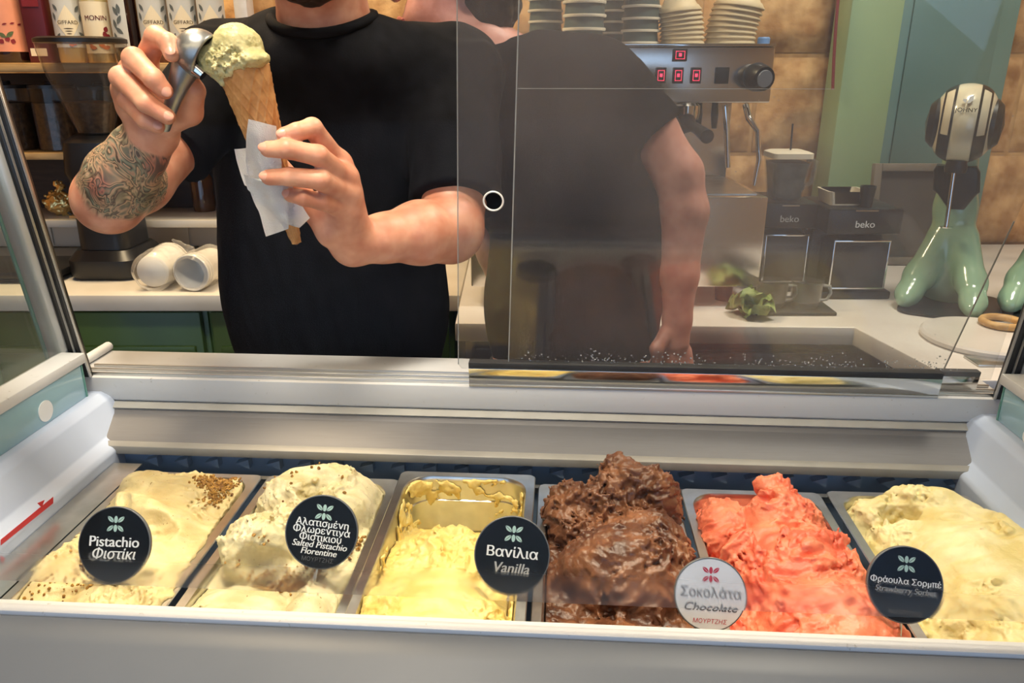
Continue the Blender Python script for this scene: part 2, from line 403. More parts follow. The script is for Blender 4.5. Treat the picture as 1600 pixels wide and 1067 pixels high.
profile_x('sill_return', [(0.9475, 0.986), (0.934, 0.9805), (0.936, 0.977), (0.952, 0.977)], 0, 0, mat('grey sill return', (0.30, 0.295, 0.28), 0.45), case, 0, [-0.64, -0.632, -0.632, -0.64], [0.556, 0.553, 0.553, 0.556])
profile_x('air_duct_moulding', [(0.934, 0.9775), (0.929, 0.9735), (0.9275, 0.9735), (0.884, 0.9555), (0.8835, 0.950), (0.95, 0.955), (0.95, 0.9775)], 0, 0, mat('satin grey duct metal', (0.125, 0.123, 0.13), 0.5, 0.2, var=0.06, scale=60, aniso_scale=(0.4, 6, 30)), case, 0,
          [-0.630, -0.628, -0.627, -0.598, -0.598, -0.63, -0.63], [0.552, 0.550, 0.549, 0.521, 0.521, 0.552, 0.552])
profile_x('duct_lip', [(0.884, 0.9565), (0.872, 0.9545), (0.871, 0.9435), (0.886, 0.9435)], 0, 0, mat('pale aluminium lip', (0.26, 0.25, 0.23), 0.5, 0.2), case, 0.0008, [-0.599, -0.593, -0.593, -0.599], [0.521, 0.517, 0.517, 0.521])
for b in (0.953, 0.968, 0.983): box('sill_rail', (-0.655, b, 1.0195), (0.57, b + 0.002, 1.0245), M_alu, case, 0.0005)
tube('sill_bumper', [(-0.672, 0.99, 1.026), (-0.672, 1.052, 1.026)], 0.007, M_white, case)
for k in range(26):                                       # louvre fins of the air outlet behind the pans
    a = -0.54 + k * 0.041
    prism('duct_fin', [(a, 0.8875, 0.932), (a + 0.018, 0.8875, 0.925), (a + 0.018, 0.8875, 0.938)], (0, -0.012, 0), M_well, case)
tape = prism('fill_line_tape', [(AL + 0.0006, KA(0, 843, AL)[1], KA(0, 843, AL)[2]), (AL + 0.0006, KA(0, 852, AL)[1], KA(0, 852, AL)[2]), (AL + 0.0006, KA(82, 786, AL)[1], KA(82, 786, AL)[2]), (AL + 0.0006, KA(82, 776, AL)[1], KA(82, 776, AL)[2])], (0.0004, 0, 0), M_red, case)
prism('tape_arrow', [(AL + 0.0008, *KA(57, 786, AL)[1:]), (AL + 0.0008, *KA(64, 793, AL)[1:]), (AL + 0.0008, *KA(68, 781, AL)[1:])], (0.0005, 0, 0), M_red, tape)
prism('tape_arrow', [(AL + 0.0008, *KA(0, 880, AL)[1:]), (AL + 0.0008, *KA(0, 868, AL)[1:]), (AL + 0.0008, *KA(6, 872, AL)[1:])], (0.0005, 0, 0), M_red, tape)
# metal cover strip beside the first pan
profile_x('cover_plate', [(0.54, 0.9365), (0.86, 0.9365), (0.86, 0.9345), (0.54, 0.9345)], AL + 0.001, -0.5335, M_steel, case)
profile_x('pan_rail', [(0.842, 0.930), (0.850, 0.930), (0.850, 0.922), (0.842, 0.922)], AL + 0.001, AR - 0.001, M_steel, case)
profile_x('pan_rail', [(0.550, 0.905), (0.558, 0.905), (0.558, 0.897), (0.550, 0.897)], AL + 0.001, AR - 0.001, M_steel, case)
# front glass, its condensation and the lamp housing above
GB = lambda z: 0.5285 + (z - 0.98) * 0.24
fg = prism('front_glass', [(-0.665, GB(0.98), 0.9815), (0.585, GB(0.98), 0.9815), (0.585, GB(1.56), 1.56), (-0.665, GB(1.56), 1.56)], (0, 0.004, 0), M_front, case)
def fogmat():
    m = bpy.data.materials.new('condensation'); m.use_nodes = True; n = m.node_tree.nodes; L = m.node_tree.links; n.remove(n['Principled BSDF'])
    tr = n.new('ShaderNodeBsdfTransparent'); rf = n.new('ShaderNodeBsdfRefraction'); rf.inputs['IOR'].default_value = 1.06; rf.inputs['Roughness'].default_value = 0.36
    rf.inputs[0].default_value = (0.96, 0.96, 0.95, 1)
    tl = n.new('ShaderNodeBsdfDiffuse'); tl.inputs[0].default_value = (0.62, 0.58, 0.52, 1)
    mm = n.new('ShaderNodeMixShader'); mm.inputs[0].default_value = 0.13; L.new(rf.outputs[0], mm.inputs[1]); L.new(tl.outputs[0], mm.inputs[2])
    tc = n.new('ShaderNodeTexCoord'); sx = n.new('ShaderNodeSeparateXYZ'); L.new(tc.outputs['Object'], sx.inputs[0])
    nz = n.new('ShaderNodeTexNoise'); nz.inputs['Scale'].default_value = 9; nz.inputs['Detail'].default_value = 3; L.new(tc.outputs['Object'], nz.inputs['Vector'])
    ad = n.new('ShaderNodeMath'); ad.operation = 'MULTIPLY_ADD'; L.new(nz.outputs[0], ad.inputs[0]); ad.inputs[1].default_value = 0.02; L.new(sx.outputs['Z'], ad.inputs[2])
    mr = n.new('ShaderNodeMapRange'); mr.interpolation_type = 'SMOOTHSTEP'; mr.inputs['From Min'].default_value = 1.012; mr.inputs['From Max'].default_value = 1.043
    mr.inputs['To Min'].default_value = 0.88; mr.inputs['To Max'].default_value = 0.0; L.new(ad.outputs[0], mr.inputs['Value'])
    mx = n.new('ShaderNodeMixShader'); L.new(mr.outputs[0], mx.inputs[0]); L.new(tr.outputs[0], mx.inputs[1]); L.new(mm.outputs[0], mx.inputs[2])
    L.new(mx.outputs[0], n['Material Output'].inputs[0]); return m
zf0, zf1 = 0.9985, 1.045
fog = link('condensation', pyd([(-0.64, GB(zf0) + 0.0048, zf0), (0.56, GB(zf0) + 0.0048, zf0), (0.56, GB(zf1) + 0.0048, zf1), (-0.64, GB(zf1) + 0.0048, zf1)], [(0, 1, 2, 3)]), fogmat(), fg)
box('lamp_housing', (-0.69, 0.665, 1.561), (0.61, 0.735, 1.59), M_white, case, 0.006)
tube('lamp_tube', [(-0.58, 0.70, 1.553), (0.50, 0.70, 1.553)], 0.007, mat('warm white tube', (1.0, 0.80, 0.48), emit=6.0), case)
for o in list(case.children): o.location = o.location - C0
case.location = fromcase(C0); case.rotation_euler = (0, 0, YAW)
pl_ = area('case_lamp', tuple(fromcase((-0.04, 0.70, 1.545))), tuple(fromcase((-0.04, 0.74, 0.9))), 1.05, 0.03, 1.45, (1.0, 0.86, 0.62), math.radians(105))
pl_.rotation_euler.z += 0; pl_.rotation_euler = Euler((math.radians(3), 0, YAW))

# ------------------------------------------------------------------ sliding doors (parts of the case)
def case_part(o): o.parent = case; o.location = o.location - C0; return o
def door_pane(name, outer, off, hole=None):
    bm = bmesh.new(); n0 = Vector((0, 1, LEAN)).normalized()
    vs = [bm.verts.new(p) for p in outer]; ed = [bm.edges.new((vs[i], vs[(i + 1) % len(vs)])) for i in range(len(vs))]
    if hole:
        c, r = hole; up = Vector((0, -LEAN, 1)).normalized(); hv = [bm.verts.new(c + Vector((1, 0, 0)) * r * math.cos(2 * PI * i / 28) + up * r * math.sin(2 * PI * i / 28)) for i in range(28)]
        ed += [bm.edges.new((hv[i], hv[(i + 1) % 28])) for i in range(28)]
    bmesh.ops.triangle_fill(bm, edges=ed, use_beauty=True)
    ret = bmesh.ops.extrude_face_region(bm, geom=bm.faces[:])
    for v in [g for g in ret['geom'] if isinstance(g, bmesh.types.BMVert)]: v.co += n0 * 0.004
    return case_part(link(name, bmm(bm), M_plexi, None, False))
def LP(a, z, off): return Vector((a, 0.957 + off - LEAN * (z - 1.02), z))
q = KL(771, 314, 0.014)
dA = door_pane('sliding_door', [LP(-0.129, 1.036, .014), LP(-0.1335, 1.042, .014), LP(-0.113, 1.55, .014), LP(0.566, 1.55, .014), LP(0.530, 1.25, .014), LP(0.499, 1.042, .014), LP(0.493, 1.034, .014)], 0.014, (q, 0.0115))
M_edge = mat('bright acrylic edge', (0.34, 0.35, 0.34), 0.25, var=0.05)
def on(o, d): o.parent = d; return o
def edge_strip(name, p, q, r, d): return on(tube(name, [p, q], r, M_edge, None, 6), d)
edge_strip('pane_edge', LP(-0.1336, 1.042, .016), LP(-0.1131, 1.55, .016), 0.0007, dA)
edge_strip('pane_edge', LP(0.499, 1.042, .016), LP(0.530, 1.25, .016), 0.0010, dA)
ring = [q + Vector((1, 0, 0)) * 0.0117 * math.cos(t) + Vector((0, -LEAN, 1)).normalized() * 0.0117 * math.sin(t) + Vector((0, -0.001, 0)) for t in np.linspace(0, 2 * PI, 33)]
on(tube('finger_hole_rim', ring, 0.0012, mat('bright hole rim', (0.85, 0.82, 0.78), 0.3), None, 6), dA)
dB = door_pane('sliding_door', [LP(-0.0645, 1.045, -.004), LP(-0.0455, 1.55, -.004), LP(0.551, 1.55, -.004), LP(0.551, 1.045, -.004)], -0.004)
edge_strip('pane_edge', LP(-0.0646, 1.045, -.003), LP(-0.0456, 1.55, -.003), 0.0008, dB)
e0 = LP(-0.05, 1.387, -.005); edge_strip('scratch_line', LP(-0.05, 1.398, -.0055), LP(0.29, 1.398, -.0055), 0.00022, dB)
def lean_bar(name, a0, a1, z0, z1, o0, o1, m, par):
    P = [LP(a0, z0, o0), LP(a1, z0, o0), LP(a1, z1, o0), LP(a0, z1, o0)]
    o = prism(name, P, (0, o1 - o0, 0), m, None, 0.0006); return on(o, par)
ra, rb = KL(733, 600, -.012)[0], KL(1468, 612, -.012)[0]
M_rail = mat('polished rail', (0.72, 0.72, 0.70), 0.12, 1.0, var=0.03)
lean_bar('bottom_rail', ra, rb, 1.0235, 1.0475, -.012, .006, M_rail, dB)
lean_bar('rail_gasket', ra, rb, 1.0475, 1.0555, -.011, .005, M_blackmatt, dB)
lean_bar('rail_foot', ra, rb, 1.020, 1.0235, -.013, .006, M_alu, dB)
lean_bar('bottom_rail', rb + 0.004, 0.545, 1.0235, 1.043, .010, .022, M_rail, dA)
lean_bar('rail_gasket', rb + 0.004, 0.545, 1.043, 1.050, .010, .022, M_blackmatt, dA)
# condensation drops low on the front door
bm = bmesh.new(); r2 = random.Random(3)
for i in range(330):
    a = r2.uniform(-0.05, 0.50); z = 1.0575 + abs(r2.gauss(0, 0.008)) if r2.random() < .85 else r2.uniform(1.057, 1.40)
    if r2.random() < 0.35 and z < 1.1: a = r2.choice((0.06, 0.16, 0.25, 0.35, 0.47)) + r2.gauss(0, 0.018)
    p = LP(a, z, -.0045); r = r2.uniform(0.0004, 0.0013) if z < 1.1 else 0.0006
    t = bmesh.ops.create_icosphere(bm, subdivisions=1, radius=r)
    for v in t['verts']: v.co = Vector((v.co.x * r2.uniform(1, 1.3), v.co.y * 0.5, v.co.z)) + p
dr = on(link('water_drops', bmm(bm), mat('water drop', (0.75, 0.78, 0.80), 0.03, var=0.02, trans=0.92)), dB); dr['kind'] = 'stuff'

# ================================================================== pans
PA = [-0.446, -0.274, -0.106, 0.0625, 0.2335, 0.405]; PB0 = 0.655; PZR = [0.940, 0.940, 0.952, 0.940, 0.940, 0.943]
FL = ['pistachio', 'salted pistachio', 'vanilla', 'chocolate', 'strawberry sorbet', 'pale cream']
def pan_mesh():
    n = 7; rings = []
    for hx, hy, r, z in [(0.0815, 0.1795, 0.008, -0.004), (0.0825, 0.1805, 0.008, -0.001), (0.0815, 0.1795, 0.008, 0.0), (0.0725, 0.1705, 0.030, 0.0), (0.0712, 0.1692, 0.030, -0.002),
                         (0.0705, 0.1685, 0.030, -0.006), (0.0690, 0.1670, 0.030, -0.03), (0.0675, 0.1655, 0.030, -0.031), (0.064, 0.162, 0.030, -0.105), (0.058, 0.156, 0.028, -0.113)]:
        rings.append([(x, y, z) for x, y in rrect(hx, hy, r, n)])
    # outer shell
    outer = [[(x, y, z) for x, y in rrect(hx, hy, 0.030, n)] for hx, hy, z in [(0.0600, 0.158, -0.115), (0.0655, 0.1635, -0.107), (0.0715, 0.1695, -0.008), (0.0720, 0.1700, -0.0035)]]
    rings = outer[:1] + outer[1:] + rings
    V = [p for r in rings for p in r]; k = len(rings[0]); Fc = []
    for i in range(len(rings) - 1):
        for j in range(k): a = i * k + j; b = i * k + (j + 1) % k; Fc.append((a, b, b + k, a + k))
    Fc.append(tuple(range(k))[::-1]); Fc.append(tuple(range((len(rings) - 1) * k, len(rings) * k)))
    bm = bmesh.new(); vs = [bm.verts.new(v) for v in V]
    for f in Fc: bm.faces.new([vs[i] for i in f])
    return bmm(bm, 'gelato_pan')
pm = pan_mesh()
for i in range(6):
    o = link('gelato_pan', pm, M_steel); auto(o, 35) if i == 0 else None
    o.location = fromcase((PA[i], PB0, PZR[i])); o.rotation_euler = (0, 0, YAW)
    tag(o, 'rectangular stainless steel pan holding the ' + FL[i] + ' gelato', 'pan', 'steel gelato pans')

# ================================================================== gelato
def gelmat(name, c1, c2, rough=0.42, fleck=None, fleck_thr=0.70, bump=0.35):
    m = bpy.data.materials.new(name); m.use_nodes = True; n = m.node_tree.nodes; L = m.node_tree.links; b = n['Principled BSDF']
    tc = n.new('ShaderNodeTexCoord')
    nz = n.new('ShaderNodeTexNoise'); nz.inputs['Scale'].default_value = 28; nz.inputs['Detail'].default_value = 6; L.new(tc.outputs['Object'], nz.inputs['Vector'])
    r = n.new('ShaderNodeValToRGB'); r.color_ramp.elements[0].position = 0.36; r.color_ramp.elements[1].position = 0.64
    r.color_ramp.elements[0].color = (*c1, 1); r.color_ramp.elements[1].color = (*c2, 1); L.new(nz.outputs[0], r.inputs[0]); out = r.outputs[0]
    if fleck:
        n2 = n.new('ShaderNodeTexNoise'); n2.inputs['Scale'].default_value = 330; n2.inputs['Detail'].default_value = 1; L.new(tc.outputs['Object'], n2.inputs['Vector'])
        th = n.new('ShaderNodeMapRange'); th.inputs['From Min'].default_value = fleck_thr; th.inputs['From Max'].default_value = fleck_thr + 0.03; L.new(n2.outputs[0], th.inputs['Value'])
        mx = n.new('ShaderNodeMix'); mx.data_type = 'RGBA'; L.new(th.outputs[0], mx.inputs['Factor']); L.new(out, mx.inputs['A']); mx.inputs['B'].default_value = (*fleck, 1); out = mx.outputs['Result']
    L.new(out, b.inputs['Base Color']); b.inputs['Roughness'].default_value = rough
    b.inputs['Subsurface Weight'].default_value = 0.25; b.inputs['Subsurface Scale'].default_value = 0.004
    b.inputs['Subsurface Radius'].default_value = (1, 0.7, 0.4)
    bz = n.new('ShaderNodeTexNoise'); bz.inputs['Scale'].default_value = 420; bz.inputs['Detail'].default_value = 4; L.new(tc.outputs['Object'], bz.inputs['Vector'])
    bp = n.new('ShaderNodeBump'); bp.inputs['Strength'].default_value = bump; bp.inputs['Distance'].default_value = 0.0012; L.new(bz.outputs[0], bp.inputs['Height']); L.new(bp.outputs[0], b.inputs['Normal'])
    return m
def sstep(a, b, x): t = np.clip((x - a) / (b - a), 0, 1); return t * t * (3 - 2 * t)
def interior(X, Y, Z):
    tp = np.clip(-Z / 0.11, 0, 1) * 0.006; hx, hy, r = 0.0700 - tp, 0.1680 - tp, 0.029
    qx = np.abs(X) - hx + r; qy = np.abs(Y) - hy + r
    d = np.sqrt(np.maximum(qx, 0) ** 2 + np.maximum(qy, 0) ** 2) + np.minimum(np.maximum(qx, qy), 0) - r
    return np.maximum(d, -0.112 - Z)
def gelato(i, name, label, m, level, blobs, cuts=(), rough=0.0035, smooth=0.0008, seed=0.0, streak=0.0018, mask_bias=0.0, smear=None, ztop=0.085, h=0.0015, rough_fn=None, fq=1.0):
    f = Field((-0.092, -0.172, -0.075), (0.092, 0.176, ztop), h)
    X, Y, Z = f._pts(np.zeros(3, int), f.n)
    ins = interior(X, Y, Z); f.d = np.maximum(ins, Z - level(X, Y)).astype(np.float32)
    for bl in blobs: f.ell(bl[0], bl[1], bl[3] if len(bl) > 3 else 0.012, 'u', bl[2] if len(bl) > 2 else None)
    for bl in cuts: f.ell(bl[0], bl[1], bl[3] if len(bl) > 3 else 0.006, 's', bl[2] if len(bl) > 2 else None)
    if smear:
        sh = np.maximum(np.abs(ins + 0.0012) - 0.0012, np.maximum(Z + 0.0035, -0.06 - Z)); mk = sh < 0.003; p = np.stack([X[mk], Y[mk], Z[mk]], 1)
        nn = fbm(p * 70 + 3, 3); f.d[mk] = np.minimum(f.d[mk], sh[mk] + np.maximum(0, smear - nn) * 0.006)
    def dis(p, d):
        p = p + seed
        wv = np.stack([vnoise(p * 25), vnoise(p * 25 + 9), vnoise(p * 25 + 21)], 1) * 0.012
        msk = sstep(-0.15, 0.35, vnoise(p * 22 + 5) + 0.5 * vnoise(p * 55) + mask_bias)
        if rough_fn is not None: msk = np.clip(msk + rough_fn(p - seed), 0, 1)
        n1 = fbm((p + wv) * 95 * fq, 4, 0.55); rid = 1 - np.abs(fbm((p + wv) * 60 * fq + 31, 3)) * 1.6
        st = vnoise((p + wv * 0.7) * np.array([22, 150, 70], np.float32) + 11)
        big = fbm(p * 18, 2)
        return -(msk * (n1 * rough + rid * rough * 0.6) + (1 - msk) * (st * streak + n1 * smooth) + big * 0.004)
    f.displace(dis, 0.016)
    lim = np.where(Z < 0.0, ins, ins - 0.0135 - np.clip(Z, 0, 0.03) * 0.2); f.d = np.maximum(f.d, lim).astype(np.float32)
    o = link(name, f.mesh(name), m); o.location = fromcase((PA[i], PB0, PZR[i] + 0.0004)); o.rotation_euler = (0, 0, YAW)
    tag(o, label, 'gelato'); return o
Gp = gelmat('pistachio gelato', srgb(202, 181, 126), srgb(229, 212, 160), fleck=srgb(150, 116, 60), fleck_thr=0.73)
Gs = gelmat('salted pistachio gelato', srgb(203, 190, 142), srgb(237, 226, 188), fleck=srgb(140, 110, 60), fleck_thr=0.73)
Gv = gelmat('vanilla gelato', srgb(226, 196, 106), srgb(241, 221, 146))
Gc = gelmat('chocolate gelato', srgb(82, 47, 29), srgb(142, 96, 67), rough=0.33)
Gf = gelmat('strawberry sorbet', srgb(226, 104, 76), srgb(246, 148, 112), rough=0.40)
Gl = gelmat('pale cream gelato', srgb(220, 203, 136), srgb(242, 231, 182))
lin = lambda c, sx, sy: (lambda X, Y: c + sx * X + sy * Y)
g1 = gelato(0, 'pistachio_gelato', 'smooth beige pistachio gelato with chopped nuts in its rear corner', Gp, lin(-0.004, 0.05, 0.03),
  [((-0.005, 0.105, -0.012), (0.066, 0.066, 0.032)), ((0.02, 0.04, -0.02), (0.055, 0.08, 0.036), (0, 0, 0.4)), ((-0.045, 0.135, 0.006), (0.028, 0.022, 0.018)), ((-0.015, 0.075, 0.010), (0.050, 0.014, 0.016), (0, 0, -0.5), 0.004), ((0.04, -0.05, -0.02), (0.05, 0.07, 0.035)), ((-0.05, 0.0, -0.022), (0.03, 0.08, 0.028))],
  [((0.014, 0.030, 0.026), (0.036, 0.028, 0.028), None, 0.003), ((-0.045, -0.06, 0.03), (0.04, 0.05, 0.03)), ((0.030, 0.085, 0.034), (0.028, 0.018, 0.022), (0, 0, 0.5), 0.003), ((-0.040, 0.060, 0.026), (0.016, 0.040, 0.020), (0, 0, 0.2), 0.003)], seed=1.0, rough=0.0042, mask_bias=-0.1, fq=1.2)
g2 = gelato(1, 'salted_pistachio_gelato', 'ruffled salted pistachio gelato with a round scooped ball and nut crumbs', Gs, lin(-0.010, 0, 0.03),
  [((0.0, 0.135, 0.0), (0.066, 0.034, 0.036)), ((-0.03, 0.11, 0.0), (0.034, 0.035, 0.034)), ((0.035, 0.10, -0.002), (0.032, 0.035, 0.03)), ((-0.012, 0.065, -0.003), (0.034, 0.034, 0.024)), ((-0.030, 0.008, 0.012), (0.036, 0.036, 0.034), None, 0.002),
   ((0.03, 0.02, -0.02), (0.04, 0.06, 0.03)), ((-0.02, -0.075, -0.012), (0.05, 0.05, 0.024), (0, 0, 0.5)), ((0.045, -0.06, -0.012), (0.026, 0.05, 0.024))],
  [((0.01, -0.022, 0.02), (0.05, 0.012, 0.022))], seed=4.0, rough=0.0050, fq=1.2)
g3 = gelato(2, 'vanilla_gelato', 'low yellow vanilla gelato scraped away from the rear of its pan', Gv, (lambda X, Y: -0.020 - 0.42 * np.maximum(Y - 0.045, 0)),
  [((0.0, 0.03, -0.03), (0.068, 0.055, 0.030)), ((-0.005, -0.09, -0.022), (0.070, 0.085, 0.040)), ((-0.02, 0.06, -0.03), (0.04, 0.03, 0.02))],
  [((0.0, 0.11, 0.0), (0.062, 0.045, 0.036))], seed=7.5, rough=0.0042, fq=1.2, smear=0.22, rough_fn=lambda p: 0.8 * (np.abs(p[:, 1] - 0.03) < 0.04))
g4 = gelato(3, 'chocolate_gelato', 'dark brown chocolate gelato heaped high with a crumbly rear peak', Gc, lin(-0.014, 0, 0.0),
  [((-0.008, 0.10, -0.004), (0.066, 0.055, 0.040)), ((0.018, 0.125, 0.022), (0.040, 0.034, 0.034)), ((0.008, 0.14, 0.040), (0.018, 0.018, 0.024)), ((0.05, 0.115, 0.015), (0.026, 0.03, 0.034)), ((-0.045, 0.11, 0.012), (0.025, 0.03, 0.022)),
   ((0.012, 0.010, -0.006), (0.071, 0.060, 0.050)), ((0.03, 0.045, 0.012), (0.046, 0.030, 0.032)), ((0.0, -0.11, -0.02), (0.066, 0.06, 0.030))],
  [((-0.036, 0.075, 0.035), (0.030, 0.022, 0.024), (0, 0, 0.3)), ((0.02, 0.088, 0.045), (0.026, 0.012, 0.014))], seed=11.0, rough=0.0060, streak=0.0020, smooth=0.0024, fq=1.3, rough_fn=lambda p: 0.75 * (p[:, 1] > 0.062) - 0.45 * (p[:, 1] < 0.055))
g5 = gelato(4, 'strawberry_sorbet', 'coral pink strawberry sorbet heaped in glossy folds above its pan', Gf, lin(-0.016, 0, 0.0),
  [((0.008, 0.085, 0.010), (0.037, 0.038, 0.040)), ((0.004, 0.118, 0.038), (0.018, 0.009, 0.012), None, 0.006), ((0.020, 0.120, 0.034), (0.010, 0.008, 0.012), None, 0.005), ((0.040, 0.112, -0.002), (0.024, 0.030, 0.026)), ((-0.045, 0.09, -0.004), (0.030, 0.045, 0.030)), ((0.012, 0.02, -0.01), (0.066, 0.065, 0.050)), ((-0.02, 0.05, 0.012), (0.05, 0.014, 0.022), (0, 0, 0.5)),
   ((0.03, 0.03, 0.026), (0.036, 0.010, 0.014), (0, 0, 0.25)), ((0.02, -0.06, -0.014), (0.066, 0.07, 0.046)), ((-0.01, -0.12, -0.02), (0.06, 0.05, 0.034))],
  [((-0.008, 0.092, 0.044), (0.010, 0.008, 0.010))], seed=17.0, rough=0.0045, streak=0.0026, mask_bias=-0.05, ztop=0.09, fq=1.15, rough_fn=lambda p: 0.7 * ((p[:, 2] > 0.04) | (p[:, 0] < -0.03)))
g6 = gelato(5, 'cream_gelato', 'pale cream gelato mounded toward the case wall with a scooped hollow', Gl, lin(-0.006, 0.12, 0.0),
  [((0.03, 0.05, -0.01), (0.060, 0.10, 0.040)), ((0.02, 0.135, 0.002), (0.055, 0.022, 0.030), (0, 0, -0.25)), ((-0.04, 0.13, -0.006), (0.03, 0.03, 0.022)), ((-0.03, 0.085, -0.012), (0.034, 0.03, 0.022)), ((0.02, -0.08, -0.012), (0.066, 0.09, 0.040)), ((0.066, 0.05, 0.006), (0.018, 0.07, 0.028))],
  [((-0.024, 0.110, 0.014), (0.024, 0.017, 0.030), None, 0.002), ((0.010, 0.085, 0.040), (0.040, 0.014, 0.018), (0, 0, -0.2), 0.003)], seed=23.0, rough=0.0042, mask_bias=-0.1, fq=1.1)
# chopped nuts and crumbs (uncountable)
def crumbs(parent, spots, n, m, name, r0, r1, seed):
    r_ = random.Random(seed); bm = bmesh.new()
    me = parent.data; co = np.empty(len(me.vertices) * 3, np.float32); me.vertices.foreach_get('co', co); co = co.reshape(-1, 3)
    for cx, cy, sx, sy, k in spots:
        for _ in range(k):
            x, y = r_.gauss(cx, sx), r_.gauss(cy, sy)
            if abs(x) > 0.066 or abs(y) > 0.165: continue
            d = (co[:, 0] - x) ** 2 + (co[:, 1] - y) ** 2; near = np.where(d < 0.003 ** 2)[0]
            if len(near) == 0: continue
            z = co[near, 2].max(); rr = r_.uniform(r0, r1)
            t = bmesh.ops.create_icosphere(bm, subdivisions=1, radius=rr); R = Euler((r_.random() * 6, r_.random() * 6, r_.random() * 6)).to_matrix()
            for v in t['verts']: v.co = R @ Vector((v.co.x * r_.uniform(.8, 1.5), v.co.y, v.co.z * r_.uniform(.5, 1))) + Vector((x, y, z + rr * 0.2))
    o = link(name, bmm(bm), m, parent, False); o['kind'] = 'stuff'
M_nut = mat('toasted chopped nuts', srgb(120, 78, 28), 0.55, col2=srgb(196, 150, 70), scale=160, thresh=(0.35, 0.65))
crumbs(g1, [(0.040, 0.145, 0.012, 0.009, 420), (0.050, 0.120, 0.006, 0.010, 160), (-0.03, -0.045, 0.02, 0.02, 60)], 0, M_nut, 'chopped_nuts', 0.0009, 0.0021, 1)
crumbs(g2, [(0.01, -0.022, 0.022, 0.006, 170), (0.060, 0.045, 0.004, 0.012, 60), (0.0, 0.12, 0.03, 0.02, 14)], 0, M_nut, 'nut_crumbs', 0.0010, 0.0024, 2)

# ================================================================== flavour signs
M_ink = mat('white print', (0.80, 0.82, 0.82), 0.5); M_greyink = mat('grey print', (0.42, 0.43, 0.43), 0.5); M_faint = mat('faint grey print', (0.10, 0.10, 0.10), 0.5)
M_mint = mat('pale mint print', (0.42, 0.60, 0.54), 0.5); M_dark = mat('dark grey print', (0.09, 0.09, 0.10), 0.5); M_crim = mat('crimson print', (0.50, 0.03, 0.06), 0.5)
M_disc = mat('glossy black sign', (0.004, 0.0045, 0.005), 0.4, var=0.2, spec=0.2); M_navy = mat('glossy navy sign', (0.005, 0.009, 0.018), 0.4, var=0.2, spec=0.2); M_wdisc = mat('white sign face', (0.70, 0.72, 0.74), 0.3, var=0.05)
def emblem(m, parent, cy, s):
    bm = bmesh.new()
    def leaf(cx, cy_, ang, w_, h_, half):
        pts = []
        for k in range(9):
            t = k / 8; yy = (t - 0.5) * h_; xx = w_ * math.sin(PI * t) ** 0.8
            pts.append((xx, yy))
        g0 = 0.10 * w_
        poly = [(g0, -h_ / 2)] + [(max(x, g0), y) for x, y in pts] + [(g0, h_ / 2)]
        V = []
        for x, y in poly:
            x = x * half; V.append(bm.verts.new((cx + x * math.cos(ang) - y * math.sin(ang), cy_ + x * math.sin(ang) + y * math.cos(ang), 0)))
        try: bm.faces.new(V)
        except ValueError: pass
    for sx in (-1, 1):
        for sy_ in (-1, 1):
            for hf in (-1, 1): leaf(sx * 0.62 * s, cy + sy_ * 0.52 * s, -sx * sy_ * 0.85, 0.24 * s, 1.0 * s, hf)
    for sy_ in (-1, 1):
        V = [bm.verts.new((0.22 * s * math.cos(t), cy + sy_ * 0.50 * s + 0.42 * s * math.sin(t), 0)) for t in np.linspace(0, 2 * PI, 13)[:-1]]; bm.faces.new(V)
    o = link('emblem', bmm(bm), m, parent, False); o.location = (0, 0, 0.0021); return o
def sign(u, v, rpx, R, discm, lines, label, emb, tilt=28, lean=0.0, prong=0.07):
    d = ray(u, v); t = R * F / rpx; c = Vector((d[0] * t, d[1] * t, CZ0 + d[2] * t))
    s = lathe('flavour_sign', [(0, -0.002), (R - 0.0006, -0.002), (R, -0.0014), (R, 0.0014), (R - 0.0006, 0.002), (0, 0.002)], discm, None, n=56)
    s.location = c; s.rotation_euler = Euler((PI / 2 - math.radians(tilt), math.radians(lean), YAW)); tag(s, label, 'sign')
    rim = link('rim', lathe_mesh([(R - 0.0001, -0.0022), (R + 0.0007, -0.0016), (R + 0.0007, 0.0016), (R - 0.0001, 0.0022), (R - 0.0005, 0.0016), (R - 0.0005, -0.0016)], 56, False), mat('grey sign edge', (0.12, 0.125, 0.13), 0.3), s)
    emblem(emb, s, R * 0.55, R * 0.235)
    for txt, y, size, m, b, it in lines:
        me = text_mesh(txt, size * R, b, it); me.materials.clear(); o = link('lettering', me, m, s, False); o.location = (0, y * R, 0.0023)
    tube('prong', [(0, -R * 0.9, -0.0028), (0, -R * 0.9 - prong, -0.0028)], 0.0012, M_steel, s, 6)
    return s
sign(180, 850, 57, 0.035, M_disc, [('Pistachio', 0.06, 0.40, M_ink, 0.022, 0), ('Φιστίκι', -0.27, 0.38, M_ink, 0.022, 0.18)], 'round black sign reading Pistachio in white letters', M_mint, 26)
sign(503, 831, 56, 0.035, M_disc, [('Αλατισμένη', 0.23, 0.27, M_ink, 0.020, 0), ('Φλωρεντινα', 0.03, 0.27, M_ink, 0.020, 0), ('Φιστικιού', -0.17, 0.27, M_ink, 0.020, 0), ('Salted Pistachio', -0.36, 0.245, M_ink, 0.020, 0.2), ('Florentine', -0.55, 0.245, M_ink, 0.020, 0.2), ('ΜΟΥΡΤΖΗΣ', -0.76, 0.16, M_faint, 0, 0)], 'round black sign reading Salted Pistachio Florentine', M_mint, 26, 6)
sign(800, 866, 58, 0.035, M_disc, [('Βανίλια', 0.04, 0.38, M_ink, 0.022, 0), ('Vanilla', -0.36, 0.38, M_greyink, 0.020, 0.2)], 'round black sign reading Vanilla in grey italics', M_mint, 26, 4)
